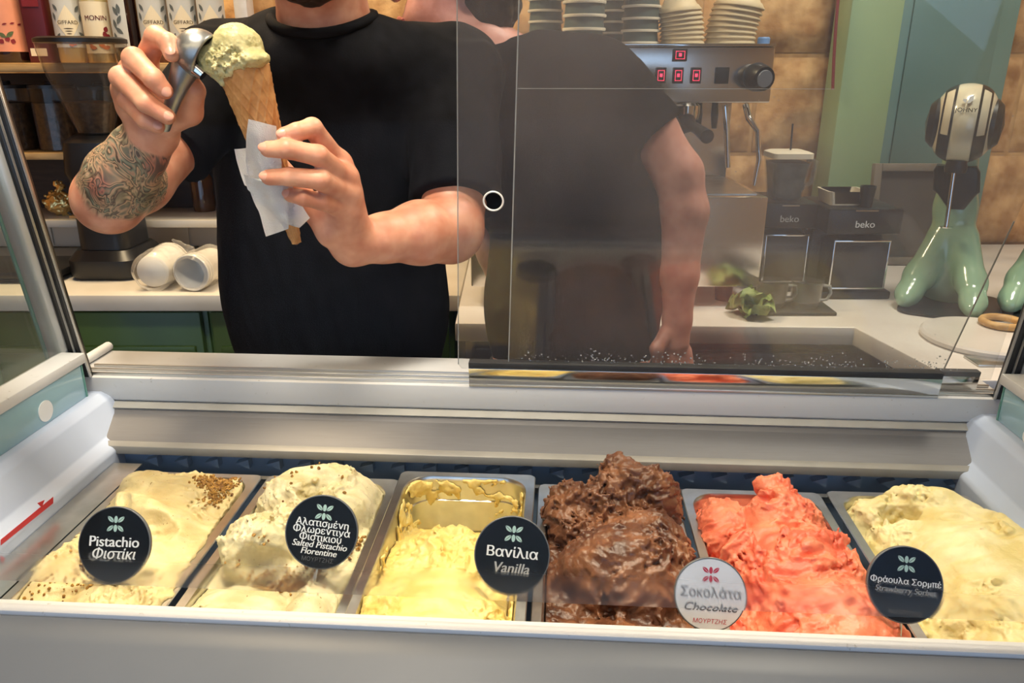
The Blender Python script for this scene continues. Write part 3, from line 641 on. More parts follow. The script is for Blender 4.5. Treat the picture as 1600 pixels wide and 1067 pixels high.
sign(1109, 928, 55, 0.0312, M_wdisc, [('Σοκολάτα', 0.06, 0.36, mat('worn grey print', (0.20, 0.20, 0.21), 0.5), 0.012, 0), ('Chocolate', -0.34, 0.36, M_dark, 0.014, 0.2), ('ΜΟΥΡΤΖΗΣ', -0.74, 0.17, M_crim, 0.0, 0.15)], 'round white sign reading Chocolate with a crimson emblem', M_crim, 26, 2, 0.04)
sign(1413, 913, 58, 0.0325, M_navy, [('Φράουλα Σορμπέ', 0.08, 0.225, M_ink, 0.020, 0), ('Strawberry Sorbet', -0.15, 0.215, M_greyink, 0.008, 0.2), ('ΜΟΥΡΤΖΗΣ', -0.70, 0.16, M_faint, 0, 0)], 'round navy sign reading Strawberry Sorbet', M_mint, 26, 5, 0.05)
# ================================================================== people
def skinmat(name, c1, c2, tattoo=False):
    m = bpy.data.materials.new(name); m.use_nodes = True; n = m.node_tree.nodes; L = m.node_tree.links; b = n['Principled BSDF']
    tc = n.new('ShaderNodeTexCoord'); nz = n.new('ShaderNodeTexNoise'); nz.inputs['Scale'].default_value = 34; nz.inputs['Detail'].default_value = 5; L.new(tc.outputs['Object'], nz.inputs['Vector'])
    r = n.new('ShaderNodeValToRGB'); r.color_ramp.elements[0].position = 0.35; r.color_ramp.elements[1].position = 0.68
    r.color_ramp.elements[0].color = (*c1, 1); r.color_ramp.elements[1].color = (*c2, 1); L.new(nz.outputs[0], r.inputs[0]); out = r.outputs[0]
    if tattoo:                                            # inked swirls, a print on the skin of one forearm
        w1 = n.new('ShaderNodeTexNoise'); w1.inputs['Scale'].default_value = 22; w1.inputs['Detail'].default_value = 2; w1.inputs['Distortion'].default_value = 2.2; L.new(tc.outputs['Object'], w1.inputs['Vector'])
        rp = n.new('ShaderNodeValToRGB'); e = rp.color_ramp.elements
        e[0].position = 0.0; e[0].color = (*srgb(50, 54, 48), 1); e[1].position = 1.0; e[1].color = (*srgb(70, 72, 62), 1)
        for p, c in ((0.34, srgb(92, 96, 80)), (0.41, srgb(186, 150, 116)), (0.445, srgb(44, 46, 44)), (0.49, srgb(138, 128, 100)), (0.53, srgb(196, 160, 128)), (0.55, srgb(46, 50, 46)), (0.60, srgb(112, 128, 108)), (0.66, srgb(176, 138, 112)), (0.70, srgb(60, 62, 56))):
            x = e.new(p); x.color = (*c, 1)
        L.new(w1.outputs[0], rp.inputs[0])
        w2 = n.new('ShaderNodeTexNoise'); w2.inputs['Scale'].default_value = 16; w2.inputs['Detail'].default_value = 1; L.new(tc.outputs['Object'], w2.inputs['Vector'])
        hue = n.new('ShaderNodeValToRGB'); h = hue.color_ramp.elements; h[0].position = 0.36; h[0].color = (*srgb(178, 96, 120), 1); h[1].position = 0.66; h[1].color = (*srgb(60, 128, 118), 1)
        x = h.new(0.43); x.color = (0.5, 0.5, 0.5, 1); x = h.new(0.60); x.color = (0.5, 0.5, 0.5, 1); L.new(w2.outputs[0], hue.inputs[0])
        ov = n.new('ShaderNodeMix'); ov.data_type = 'RGBA'; ov.blend_type = 'OVERLAY'; ov.inputs['Factor'].default_value = 0.55; L.new(rp.outputs[0], ov.inputs['A']); L.new(hue.outputs[0], ov.inputs['B'])
        at = n.new('ShaderNodeAttribute'); at.attribute_name = 'tattoo'
        mx = n.new('ShaderNodeMix'); mx.data_type = 'RGBA'; L.new(at.outputs['Fac'], mx.inputs['Factor']); L.new(out, mx.inputs['A']); L.new(ov.outputs['Result'], mx.inputs['B']); out = mx.outputs['Result']
    L.new(out, b.inputs['Base Color']); b.inputs['Roughness'].default_value = 0.45
    b.inputs['Subsurface Weight'].default_value = 0.2; b.inputs['Subsurface Scale'].default_value = 0.006; b.inputs['Subsurface Radius'].default_value = (1, 0.35, 0.2)
    bz = n.new('ShaderNodeTexNoise'); bz.inputs['Scale'].default_value = 300; bz.inputs['Detail'].default_value = 3; L.new(tc.outputs['Object'], bz.inputs['Vector'])
    bp = n.new('ShaderNodeBump'); bp.inputs['Strength'].default_value = 0.25; bp.inputs['Distance'].default_value = 0.0006; L.new(bz.outputs[0], bp.inputs['Height']); L.new(bp.outputs[0], b.inputs['Normal'])
    return m
M_skin = skinmat('skin', srgb(196, 128, 100), srgb(222, 164, 134), True)
M_skin2 = skinmat('skin of the second worker', srgb(190, 130, 116), srgb(216, 160, 146))
M_shirt = mat('black cotton', (0.0045, 0.0045, 0.006), 0.9, var=0.3, scale=50, bump=0.2, bscale=500, spec=0.15)
M_trouser = mat('dark trousers', (0.018, 0.02, 0.028), 0.85, var=0.2)
M_hair = mat('dark brown hair', (0.022, 0.012, 0.007), 0.55, var=0.4, scale=120, aniso_scale=(1, 1, 0.15))
M_nail = mat('fingernail', srgb(216, 156, 134), 0.3, var=0.04)
M_eye = mat('eye white', (0.8, 0.78, 0.75), 0.2); M_iris = mat('dark iris', (0.03, 0.018, 0.01), 0.15)
class Prims:
    def __init__(s): s.L = []
    def cone(s, p, q, a, b, k=0.006): s.L.append(('c', tuple(p), tuple(q), a, b, k)); return s
    def ell(s, c, r, k=0.01, rot=None): s.L.append(('e', tuple(c), tuple(r), k, rot)); return s
    def chain(s, pts, k=0.006):
        for (p, a), (q, b) in zip(pts[:-1], pts[1:]): s.cone(p, q, a, b, k)
        return s
    def cyl(s, p, q, a, b, k=0.01): s.L.append(('y', tuple(p), tuple(q), a, b, k)); return s      # flat-ended
    def cut(s, p, q, a, b, k=0.004): s.L.append(('x', tuple(p), tuple(q), a, b, k)); return s
    def field(s, h, pad=0.012):
        lo = np.full(3, 1e9); hi = -lo
        for t in s.L:
            if t[0] == 'x': continue
            if t[0] == 'e': c = np.array(t[1]); R = max(t[2]); lo = np.minimum(lo, c - R); hi = np.maximum(hi, c + R)
            else:
                R = max(t[3], t[4]); lo = np.minimum(lo, np.minimum(t[1], t[2]) - R); hi = np.maximum(hi, np.maximum(t[1], t[2]) + R)
        f = Field(lo - pad, hi + pad, h)
        for t in s.L:
            if t[0] == 'c': f.cone(t[1], t[2], t[3], t[4], t[5])
            elif t[0] == 'e': f.ell(t[1], t[2], t[3], 'u', t[4])
            elif t[0] in 'yx':
                p = np.array(t[1]); q_ = np.array(t[2]); ax = q_ - p; Ln = np.linalg.norm(ax); ax = ax / Ln; r0, r1 = t[3], t[4]
                def fn(X, Y, Z):
                    tt = (X - p[0]) * ax[0] + (Y - p[1]) * ax[1] + (Z - p[2]) * ax[2]
                    rad = np.sqrt(np.maximum((X - p[0]) ** 2 + (Y - p[1]) ** 2 + (Z - p[2]) ** 2 - tt ** 2, 0))
                    return np.maximum(rad - (r0 + (r1 - r0) * np.clip(tt / Ln, 0, 1)), np.maximum(-tt, tt - Ln))
                R = max(r0, r1); f.apply(fn, np.minimum(p, q_) - R, np.maximum(p, q_) + R, t[5], 'u' if t[0] == 'y' else 's')
        return f
def J(u, v, y, r): return (PY(u, v, y), r)
def join(meshes, name):
    bm = bmesh.new()
    for me in meshes: bm.from_mesh(me)
    me = bpy.data.meshes.new(name); bm.to_mesh(me); bm.free(); return me
def adopt(o, root): o.parent = root; o.location = o.location - root.location; return o
def nail(root, tip, dip, r, up=(0, -1, 0.35), s=1.0):
    D = (tip - dip).normalized(); N = Vector(up); N = (N - D * N.dot(D)).normalized(); S = D.cross(N)
    bm = bmesh.new(); bmesh.ops.create_uvsphere(bm, u_segments=14, v_segments=8, radius=1)
    for v in bm.verts: c = v.co.copy(); v.co = S * (c.x * r * 0.66 * s) + D * (c.y * r * 0.82 * s) + N * (c.z * 0.0016 - 0.18 * r * c.x * c.x) 
    o = link('fingernail', bmm(bm), M_nail); o.location = tip + N * (r * 0.86) + D * (r * 0.12); return adopt(o, root)
def set_attr(me, fn):
    co = np.empty(len(me.vertices) * 3, np.float32); me.vertices.foreach_get('co', co); co = co.reshape(-1, 3)
    a = me.attributes.new('tattoo', 'FLOAT', 'POINT'); a.data.foreach_set('value', fn(co).astype(np.float32))

# ---- the server holding the cone
srv = empty('person', (-0.30, 1.27, 0)); tag(srv, 'person in a black t-shirt with a tattooed forearm scooping gelato onto a cone', 'person')
R = dict(
  idx=[J(224, 104, .945, .0130), J(244, 58, .915, .0118), J(263, 67, .892, .0102), J(268, 84, .884, .0088)],
  mid=[J(207, 114, .948, .0130), J(209, 92, .902, .0122), J(240, 123, .877, .0106), J(257, 142, .879, .0090)],
  rin=[J(197, 142, .948, .0130), J(189, 121, .904, .0120), J(229, 161, .878, .0106), J(261, 182, .880, .0090)],
  pin=[J(206, 168, .952, .0115), J(199, 158, .915, .0104), J(226, 188, .893, .0090), J(246, 198, .893, .0080)],
  thu=[J(252, 190, .958, .0190), J(294, 174, .938, .0165), J(302, 142, .926, .0130), J(290, 116, .918, .0108)])
pr = Prims()
for k in ('idx', 'mid', 'rin', 'pin', 'thu'): pr.chain(R[k], 0.0035)
wr = J(240, 208, .968, .0265)
for k in ('idx', 'mid', 'rin', 'pin'): pr.cone(wr[0], R[k][0][0], 0.020, 0.0145, 0.012)
pr.cone(wr[0], R['thu'][0][0], 0.022, 0.019, 0.012); pr.ell(PY(225, 152, .952), (0.026, 0.018, 0.032), 0.012)
pr.chain([wr, J(216, 238, .978, .0330), J(190, 278, .990, .0425), J(168, 312, 1.005, .0420)], 0.012)
el = J(172, 310, 1.012, .0415); sh = J(352, 108, 1.255, .056)
pr.chain([el, J(215, 280, 1.06, .0430), J(290, 190, 1.17, .050), sh], 0.015)
fR = pr.field(0.0019); mR = fR.mesh()
wa, wb = np.array(wr[0]), np.array(el[0])
Lf = dict(
  idx=[J(530, 256, .957, .0128), J(488, 200, .917, .0116), J(464, 206, .897, .0100), J(444, 211, .893, .0088)],
  mid=[J(540, 279, .948, .0130), J(497, 243, .896, .0120), J(449, 233, .882, .0106), J(419, 233, .887, .0092)],
  rin=[J(543, 304, .948, .0130), J(501, 281, .896, .0118), J(452, 276, .887, .0102), J(420, 277, .892, .0090)],
  pin=[J(541, 330, .953, .0115), J(502, 314, .908, .0106), J(474, 309, .897, .0092), J(454, 305, .903, .0082)],
  thu=[J(520, 362, .968, .0185), J(490, 328, .968, .0155), J(458, 285, .964, .0130), J(432, 252, .962, .0110)])
pl = Prims()
for k in Lf: pl.chain(Lf[k], 0.0032)
wl = J(552, 380, .990, .0275)
for k in ('idx', 'mid', 'rin', 'pin'): pl.cone(wl[0], Lf[k][0][0], 0.021, 0.0145, 0.013)
pl.cone(wl[0], Lf['thu'][0][0], 0.023, 0.0185, 0.012); pl.ell(PY(527, 325, .962), (0.024, 0.018, 0.034), 0.012)
pl.chain([wl, J(600, 372, 1.015, .0315), J(655, 364, 1.05, .0425), J(702, 360, 1.09, .0455)], 0.012)
sl = J(716, 112, 1.265, .056)
pl.chain([J(704, 358, 1.095, .0455), J(712, 290, 1.14, .047), J(716, 200, 1.20, .051), sl], 0.015)
mL = pl.field(0.0019).mesh()
# head, neck, trunk
nx = PY(508, 40, 1.22)[0]; hd = Vector((nx, 1.175, 1.625))
pb = Prims().chain([((nx, 1.245, 1.38), .075), ((nx, 1.225, 1.46), .066), ((nx, 1.195, 1.56), .063)], 0.02)
pb.ell(hd + Vector((0, 0.018, 0.03)), (0.076, 0.095, 0.098), 0.02).ell(hd + Vector((0, -0.028, -0.062)), (0.058, 0.062, 0.058), 0.03).ell(hd + Vector((0, -0.070, -0.100)), (0.022, 0.018, 0.016), 0.02)
pb.cone(hd + Vector((0, -0.080, 0.015)), hd + Vector((0, -0.103, -0.028)), 0.008, 0.013, 0.012).ell(hd + Vector((0, -0.086, -0.066)), (0.022, 0.010, 0.010), 0.008)
pb.ell(hd + Vector((0, -0.068, 0.030)), (0.055, 0.018, 0.012), 0.015)
for s in (-1, 1): pb.ell(hd + Vector((s * 0.076, 0.018, -0.008)), (0.010, 0.020, 0.032), 0.008)
tc_ = Vector((-0.302, 1.275, 0))
pb.ell(tc_ + Vector((0.02, 0, 1.27)), (0.165, 0.095, 0.20), 0.04).ell(tc_ + Vector((0, 0, 1.02)), (0.155, 0.095, 0.24), 0.04).cone((nx, 1.25, 1.41), sh[0], .05, .052, .03).cone((nx, 1.25, 1.41), sl[0], .05, .052, .03)
for s in (-1, 1): pb.chain([(tc_ + Vector((s * 0.09, 0, 0.88)), .085), (tc_ + Vector((s * 0.10, 0.0, 0.48)), .058), (tc_ + Vector((s * 0.11, 0.02, 0.09)), .040), (tc_ + Vector((s * 0.11, -0.10, 0.05)), .035)], 0.03)
mB = pb.field(0.006).mesh()
body = join([mR, mL, mB], 'body')
def tat(co):
    ax = wb - wa; t = ((co - wa) @ ax) / (ax @ ax); d = np.linalg.norm(co - wa - np.clip(t, 0, 1)[:, None] * ax, axis=1)
    n_ = fbm(co * 30, 2) * 0.10
    return sstep(0.02, 0.08, t + n_ * 0.6) * (1 - sstep(0.86, 0.97, t + n_ + 0.5 * (co[:, 0] - wb[0]))) * (d < 0.062) * 0.92
bo = link('body', body, M_skin); set_attr(body, tat); adopt(bo, srv)
for H in (R, Lf):
    for k in ('idx', 'mid', 'rin', 'pin', 'thu'):
        nail(srv, H[k][3][0], H[k][2][0], H[k][3][1], (0.25, -1, 0.5) if H is R else (-0.1, -1, 0.45)) if k != 'thu' else nail(srv, H[k][3][0], H[k][2][0], H[k][3][1], (0.6, 0.6, 0.4))
# t-shirt
ps = Prims()
ps.ell(tc_ + Vector((0.02, 0, 1.265)), (0.196, 0.122, 0.235), 0.05).ell(tc_ + Vector((0.0, 0, 1.05)), (0.192, 0.122, 0.27), 0.05)
ps.cone((nx, 1.245, 1.402), sh[0], .088, .070, .04).cone((nx, 1.245, 1.402), sl[0], .085, .070, .04)
ps.ell((nx, 1.222, 1.432), (0.118, 0.096, 0.066), 0.03)
ps.cyl(sh[0], PY(262, 236, 1.115), .068, .058, .02)
ps.cyl(sl[0], PY(712, 318, 1.125), .068, .066, .02)
ps.cut(tc_ + Vector((0, 0, 0.5)), tc_ + Vector((0, 0, 0.815)), .4, .4, 0.004)
fS = ps.field(0.0048)
fS.ell((nx, 1.205, 1.516), (0.078, 0.100, 0.066), 0.004, 's')
fS.displace(lambda p, d: -(fbm(p * np.array([14, 14, 6], np.float32) + 40, 3) * 0.006), 0.03)
adopt(link('t_shirt', fS.mesh(), M_shirt), srv)
ringp = [Vector((nx + 0.073 * math.cos(t), 1.210 + 0.080 * math.sin(t), 1.4795 + 0.0165 * math.sin(t) + 0.010 * math.cos(t) ** 2)) for t in np.linspace(0, 2 * PI, 41)]
adopt(tube('collar', ringp, 0.0070, M_shirt, None, 8), srv)
pt = Prims().ell(tc_ + Vector((0, 0, 0.86)), (0.185, 0.115, 0.09), 0.03)
for s in (-1, 1): pt.chain([(tc_ + Vector((s * 0.09, 0, 0.86)), .098), (tc_ + Vector((s * 0.10, 0.0, 0.48)), .072), (tc_ + Vector((s * 0.11, 0.02, 0.13)), .060)], 0.02)
adopt(link('trousers', pt.field(0.008).mesh(), M_trouser), srv)
for s in (-1, 1):
    f_ = Prims().cone(tc_ + Vector((s * 0.11, 0.04, 0.055)), tc_ + Vector((s * 0.115, -0.13, 0.048)), .050, .044, .02).field(0.007)
    f_.apply(lambda X, Y, Z: Z - 0.004, f_.lo, f_.lo + f_.n * f_.h, 0.003, 's'); adopt(link('shoe', f_.mesh(), M_blackmatt), srv)
def head_bits(root, hd, fwd, beard=True):
    rz = math.atan2(fwd[0], -fwd[1]); Rm = Matrix.Rotation(rz, 3, 'Z')
    T = lambda x, y, z: hd + Rm @ Vector((x, y, z))
    ph = Prims().ell(T(0, 0.030, 0.052), (0.083, 0.100, 0.092), 0.02, (0, 0, rz)); ph.cut(T(0, -0.13, -0.02), T(0, -0.055, -0.02), .085, .085, .01)
    f = ph.field(0.005); f.displace(lambda p, d: fbm(p * 60, 3) * 0.005, 0.02); adopt(link('hair', f.mesh(), M_hair), root)
    if beard:
        pbd = Prims().ell(T(0, -0.030, -0.072), (0.062, 0.064, 0.056), 0.02, (0, 0, rz)).ell(T(0, -0.074, -0.100), (0.026, 0.020, 0.020), 0.02)
        pbd.cut(T(0, -0.12, -0.062), T(0, -0.06, -0.062), .026, .026, .006); pbd.cut(T(0, -0.2, 0.025), T(0, 0.2, 0.025), .072, .072, .01)
        f = pbd.field(0.004); f.displace(lambda p, d: fbm(p * 90, 3) * 0.003, 0.02); adopt(link('beard', f.mesh(), M_hair), root)
    for s in (-1, 1):
        e = lathe('eye', [(0.0005, -0.011)] + [(0.011 * math.cos(a), 0.011 * math.sin(a)) for a in np.linspace(-1.5, 1.5, 9)] + [(0.0005, 0.011)], M_eye, None, n=16); e.location = T(s * 0.031, -0.074, 0.008); adopt(e, root)
        i_ = lathe('iris', [(0, 0.0035), (0.004, 0.0025), (0.005, 0.0)], M_iris, e, tuple(Rm @ Vector((0, -0.0088, 0))), None, 14); i_.rotation_euler = Euler((PI / 2, 0, rz))
        b_ = tube('eyebrow', [T(s * 0.014, -0.085, 0.030), T(s * 0.032, -0.083, 0.036), T(s * 0.052, -0.070, 0.030)], [0.003, 0.004, 0.002], M_hair, None, 8); adopt(b_, root)
    m_ = tube('lips', [T(-0.022, -0.089, -0.066), T(0, -0.098, -0.064), T(0.022, -0.089, -0.066)], [0.002, 0.005, 0.002], mat('lips', srgb(180, 100, 92), 0.4), None, 8); adopt(m_, root)
head_bits(srv, hd, (0, -1))

# ---- the second worker, turned away behind the acrylic door
wk = empty('person', (0.12, 1.40, 0)); tag(wk, 'person in a black t-shirt turned aside by the coffee machine with one bare arm lowered', 'person')
nk = PY(732, 62, 1.43); hd2 = PY(712, -34, 1.44); tw = Vector((0.115, 1.40, 0))
pw = Prims().chain([(nk + Vector((0.07, 0, -0.05)), .062), (nk, .056), (hd2 + Vector((0.015, 0, -0.06)), .054)], 0.02)
pw.ell(hd2 + Vector((0.018, 0, 0.03)), (0.095, 0.076, 0.098), 0.02).ell(hd2 + Vector((-0.028, 0, -0.060)), (0.062, 0.056, 0.056), 0.03).cone(hd2 + Vector((-0.080, 0, 0.012)), hd2 + Vector((-0.103, 0, -0.026)), .008, .012, .01).ell(hd2 + Vector((-0.084, 0, -0.066)), (0.010, 0.020, 0.010), 0.008)
for s in (-1, 1): pw.ell(hd2 + Vector((0.018, s * 0.074, -0.008)), (0.020, 0.009, 0.030), 0.008)
pw.ell(tw + Vector((0.01, 0, 1.22)), (0.14, 0.075, 0.20), 0.04).ell(tw + Vector((0, 0, 0.98)), (0.135, 0.075, 0.22), 0.04)
sw = J(930, 130, 1.36, .050); pw.cone(nk + Vector((0.07, 0, -0.06)), sw[0], .05, .05, .03)
pw.chain([sw, J(1018, 208, 1.33, .043), J(1060, 272, 1.31, .040), J(1070, 330, 1.30, .0385), J(1062, 430, 1.28, .0310), J(1058, 500, 1.27, .0245)], 0.012)
hc = J(1057, 535, 1.265, .020); pw.cone(J(1058, 500, 1.27, 0)[0], hc[0], .024, .022, .01)
for i, (du, L_) in enumerate(((-20, 50), (-7, 60), (7, 58), (19, 48))):
    pw.chain([(PY(1057 + du * 0.8, 548, 1.262), .0105), (PY(1057 + du, 548 + L_ * 0.55, 1.255), .0095), (PY(1057 + du, 548 + L_, 1.262), .0075)], 0.004)
pw.chain([(PY(1042, 520, 1.258), .014), (PY(1026, 545, 1.245), .0115), (PY(1026, 566, 1.245), .0085)], 0.006)
so = tw + Vector((-0.14, 0.03, 1.36)); pw.chain([(so, .05), (so + Vector((0.0, 0.04, -0.27)), .042), (so + Vector((0.06, -0.06, -0.46)), .030), (so + Vector((0.09, -0.09, -0.53)), .026)], 0.02)
for s in (-1, 1): pw.chain([(tw + Vector((s * 0.08, 0, 0.86)), .080), (tw + Vector((s * 0.085, 0.0, 0.47)), .055), (tw + Vector((s * 0.09, 0.02, 0.09)), .038), (tw + Vector((s * 0.09 - 0.04, -0.07, 0.05)), .034)], 0.03)
wb_ = link('body', pw.field(0.0042).mesh(), M_skin2); set_attr(wb_.data, lambda c: np.zeros(len(c))); adopt(wb_, wk)
p2 = Prims().ell(tw + Vector((0.015, 0, 1.225)), (0.178, 0.105, 0.235), 0.05).ell(tw + Vector((0.0, 0, 1.0)), (0.168, 0.105, 0.26), 0.05)
p2.ell(nk + Vector((0.035, 0, -0.055)), (0.085, 0.078, 0.050), 0.03)
p2.cone(nk + Vector((0.075, 0, -0.075)), sw[0], .072, .060, .04).cone(PY(850, 116, 1.38), sw[0], .066, .060, .03).cyl(sw[0], PY(1022, 213, 1.327), .060, .054, .02).cone(so + Vector((0.02, 0, 0)), so + Vector((0.0, 0.03, -0.18)), .066, .060, .03)
p2.cut(nk + Vector((0.02, 0, -0.03)), nk + Vector((-0.03, 0, 0.12)), .042, .058, .006); p2.cut(tw + Vector((0, 0, 0.5)), tw + Vector((0, 0, 0.80)), .4, .4, 0.004)
f2 = p2.field(0.0055); f2.displace(lambda p, d: -(fbm(p * np.array([12, 12, 6], np.float32) + 80, 3) * 0.007), 0.03); adopt(link('t_shirt', f2.mesh(), M_shirt), wk)
pt = Prims().ell(tw + Vector((0, 0, 0.84)), (0.165, 0.100, 0.09), 0.03)
for s in (-1, 1): pt.chain([(tw + Vector((s * 0.08, 0, 0.84)), .090), (tw + Vector((s * 0.085, 0.0, 0.47)), .066), (tw + Vector((s * 0.09, 0.02, 0.13)), .056)], 0.02)
adopt(link('trousers', pt.field(0.008).mesh(), M_trouser), wk)
for s in (-1, 1):
    f_ = Prims().cone(tw + Vector((s * 0.09, 0.04, 0.055)), tw + Vector((s * 0.09 - 0.05, -0.10, 0.048)), .048, .042, .02).field(0.007)
    f_.apply(lambda X, Y, Z: Z - 0.004, f_.lo, f_.lo + f_.n * f_.h, 0.003, 's'); adopt(link('shoe', f_.mesh(), M_blackmatt), wk)
head_bits(wk, hd2, (-1, 0), False)
fh = Prims().ell(hd2 + Vector((0.050, 0, -0.010)), (0.062, 0.074, 0.085), 0.02).ell(nk + Vector((0.030, 0.010, 0.045)), (0.040, 0.050, 0.050), 0.03).field(0.005); fh.displace(lambda p, d: fbm(p * 60, 3) * 0.005, 0.02); adopt(link('nape_hair', fh.mesh(), M_hair), wk)

# ================================================================== cone, gelato ball, napkin, scoop
T_ = PY(463, 380, .932); Rm_ = PY(381, 106, .918); ax = (Rm_ - T_); LN = ax.length; ax.normalize(); RR = 0.0272
cone = empty('ice_cream_cone', tuple(T_)); cone.rotation_mode = 'QUATERNION'; cone.rotation_quaternion = ax.to_track_quat('Z', 'Y'); tag(cone, 'tall waffle cone topped with a ball of pistachio gelato held over the case', 'ice cream cone')
nu, nv = 160, 120; V = []
for j in range(nv + 1):
    t = j / nv; r0 = 0.0035 + (RR - 0.0035) * t ** 0.92
    for i in range(nu):
        a = 2 * PI * i / nu; z = t * LN
        g1_ = abs(((a / (2 * PI) * 14 + t * 9) % 1) - 0.5) * 2; g2_ = abs(((a / (2 * PI) * 14 - t * 9) % 1) - 0.5) * 2
        rg = max(0, (g1_ - 0.74) / 0.26) + max(0, (g2_ - 0.74) / 0.26)
        seam = 0.0012 * (1 if ((a - 1.2 - t * 0.7) % (2 * PI)) < PI else 0)
        r = r0 + 0.0015 * min(rg, 1.2) + seam; V.append((r * math.cos(a), r * math.sin(a), z))
for j in range(nv, nv - 26, -1):
    t = j / nv; r = 0.0035 + (RR - 0.0035) * t ** 0.92 - 0.0022
    for i in range(nu): a = 2 * PI * i / nu; V.append((r * math.cos(a), r * math.sin(a), t * LN))
Fq = [(j * nu + i, j * nu + (i + 1) % nu, (j + 1) * nu + (i + 1) % nu, (j + 1) * nu + i) for j in range(nv + 26) for i in range(nu)]
M_waffle = mat('baked waffle', srgb(176, 118, 62), 0.6, col2=srgb(216, 164, 104), scale=45, bump=0.3, bscale=400, sss=0.1)
link('waffle', from_np(V, Fq), M_waffle, cone)
lathe('tip', [(0.0005, -0.002), (0.003, -0.001), (0.004, 0.003)], mat('chocolate tip', srgb(110, 66, 36), 0.5), cone, n=20)
pg = Prims().ell(PY(371, 77, .914), (0.0275, 0.0265, 0.0275), 0.008).ell(PY(335, 97, .902), (0.020, 0.014, 0.015), 0.008, (0, 0.5, 0)).ell(PY(357, 100, .896), (0.018, 0.010, 0.012), 0.006).cone(PY(330, 100, .91), PY(347, 128, .903), 0.008, 0.004, 0.006).ell(PY(392, 92, .905), (0.020, 0.020, 0.010), 0.006).ell(PY(381, 104, .918), (0.024, 0.024, 0.014), 0.006)
fg_ = pg.field(0.0009)
cB = np.array(PY(352, 97, .895))
fg_.displace(lambda p, d: -(fbm(p * 190, 4, 0.6) * (0.0006 + 0.0042 * sstep(0.026, 0.010, np.linalg.norm((p - cB) * np.array([0.8, 0.5, 1.2], np.float32), axis=1))) + fbm(p * 60, 2) * 0.0010), 0.008)
gm = fg_.mesh(); go = link('gelato_ball', gm, gelmat('scooped pistachio gelato', srgb(178, 168, 114), srgb(208, 198, 148), fleck=srgb(120, 104, 50), fleck_thr=0.74))
gm.transform((Matrix.Translation(T_) @ ax.to_track_quat('Z', 'Y').to_matrix().to_4x4()).inverted()); go.parent = cone
# napkin: one folded paper sheet wrapped round the cone
def wrapY(u, v, extra):
    p = PY(u, v, .91); dx = Vector((ax.x, 0, ax.z)).normalized(); rel = Vector((p.x - T_.x, 0, p.z - T_.z)); s_ = rel.dot(dx); lat = (rel - dx * s_).length
    t = max(0, min(1, s_ / LN)); r = 0.0035 + (RR - 0.0035) * t ** 0.92 + 0.003; yc = T_.y + ax.y * s_
    y = yc - math.sqrt(max(r * r - lat * lat, 0)) if lat < r else yc + (lat - r) * 0.35
    return PY(u, v, y - extra)
def sheet(name, left, right, extra, parent, nc=8, wob=0.0012, sd=0, lift=0.0):
    n = len(left); m_ = 5; Lp = []; Rp = []
    for i in range(n - 1):
        for k in range(m_):
            f = k / m_; Lp.append([left[i][j] * (1 - f) + left[i + 1][j] * f for j in (0, 1)]); Rp.append([right[i][j] * (1 - f) + right[i + 1][j] * f for j in (0, 1)])
    Lp.append(left[-1]); Rp.append(right[-1]); V = []
    for a, b in zip(Lp, Rp):
        for c in range(nc + 1):
            f = c / nc; p = wrapY(a[0] * (1 - f) + b[0] * f, a[1] * (1 - f) + b[1] * f, extra + lift * f)
            w_ = float(vnoise(np.array([[p.x * 60 + sd, p.y * 60, p.z * 60]], np.float32))[0]); V.append(p + Vector((0, wob * w_ * 1.5, 0)))
    Q = [(i * (nc + 1) + c, i * (nc + 1) + c + 1, (i + 1) * (nc + 1) + c + 1, (i + 1) * (nc + 1) + c) for i in range(len(Lp) - 1) for c in range(nc)]
    bm = bmesh.new(); vs = [bm.verts.new(v) for v in V]
    for q_ in Q: bm.faces.new([vs[i] for i in q_])
    bmesh.ops.solidify(bm, geom=bm.faces[:], thickness=0.0007)
    o = link(name, bmm(bm), mat('embossed paper', (0.88, 0.88, 0.89), 0.8, var=0.02, bump=0.5, bscale=700, sss=0.15)); auto(o, 50); adopt(o, parent); return o
nap = empty('napkin', tuple(PY(430, 300, .93))); tag(nap, 'white embossed paper napkin folded round the waffle cone', 'napkin')
sheet('wrap', [(388, 186), (385, 215), (384, 250), (388, 292)], [(432, 197), (434, 225), (440, 255), (441, 292)], 0.001, nap)
sheet('side_fold', [(366, 233), (370, 250), (381, 290)], [(386, 231), (387, 252), (392, 296)], -0.004, nap, 4, 0.003, 5)
sheet('lower_fold', [(380, 272), (387, 296), (408, 318), (440, 346), (468, 356)], [(412, 284), (437, 268), (456, 292), (474, 322), (485, 340)], 0.004, nap, 8, 0.003, 9, 0.012)
sheet('back_flap', [(386, 290), (404, 330), (415, 370)], [(440, 300), (452, 340), (450, 358)], 0.0015, nap, 6, 0.0015, 13)
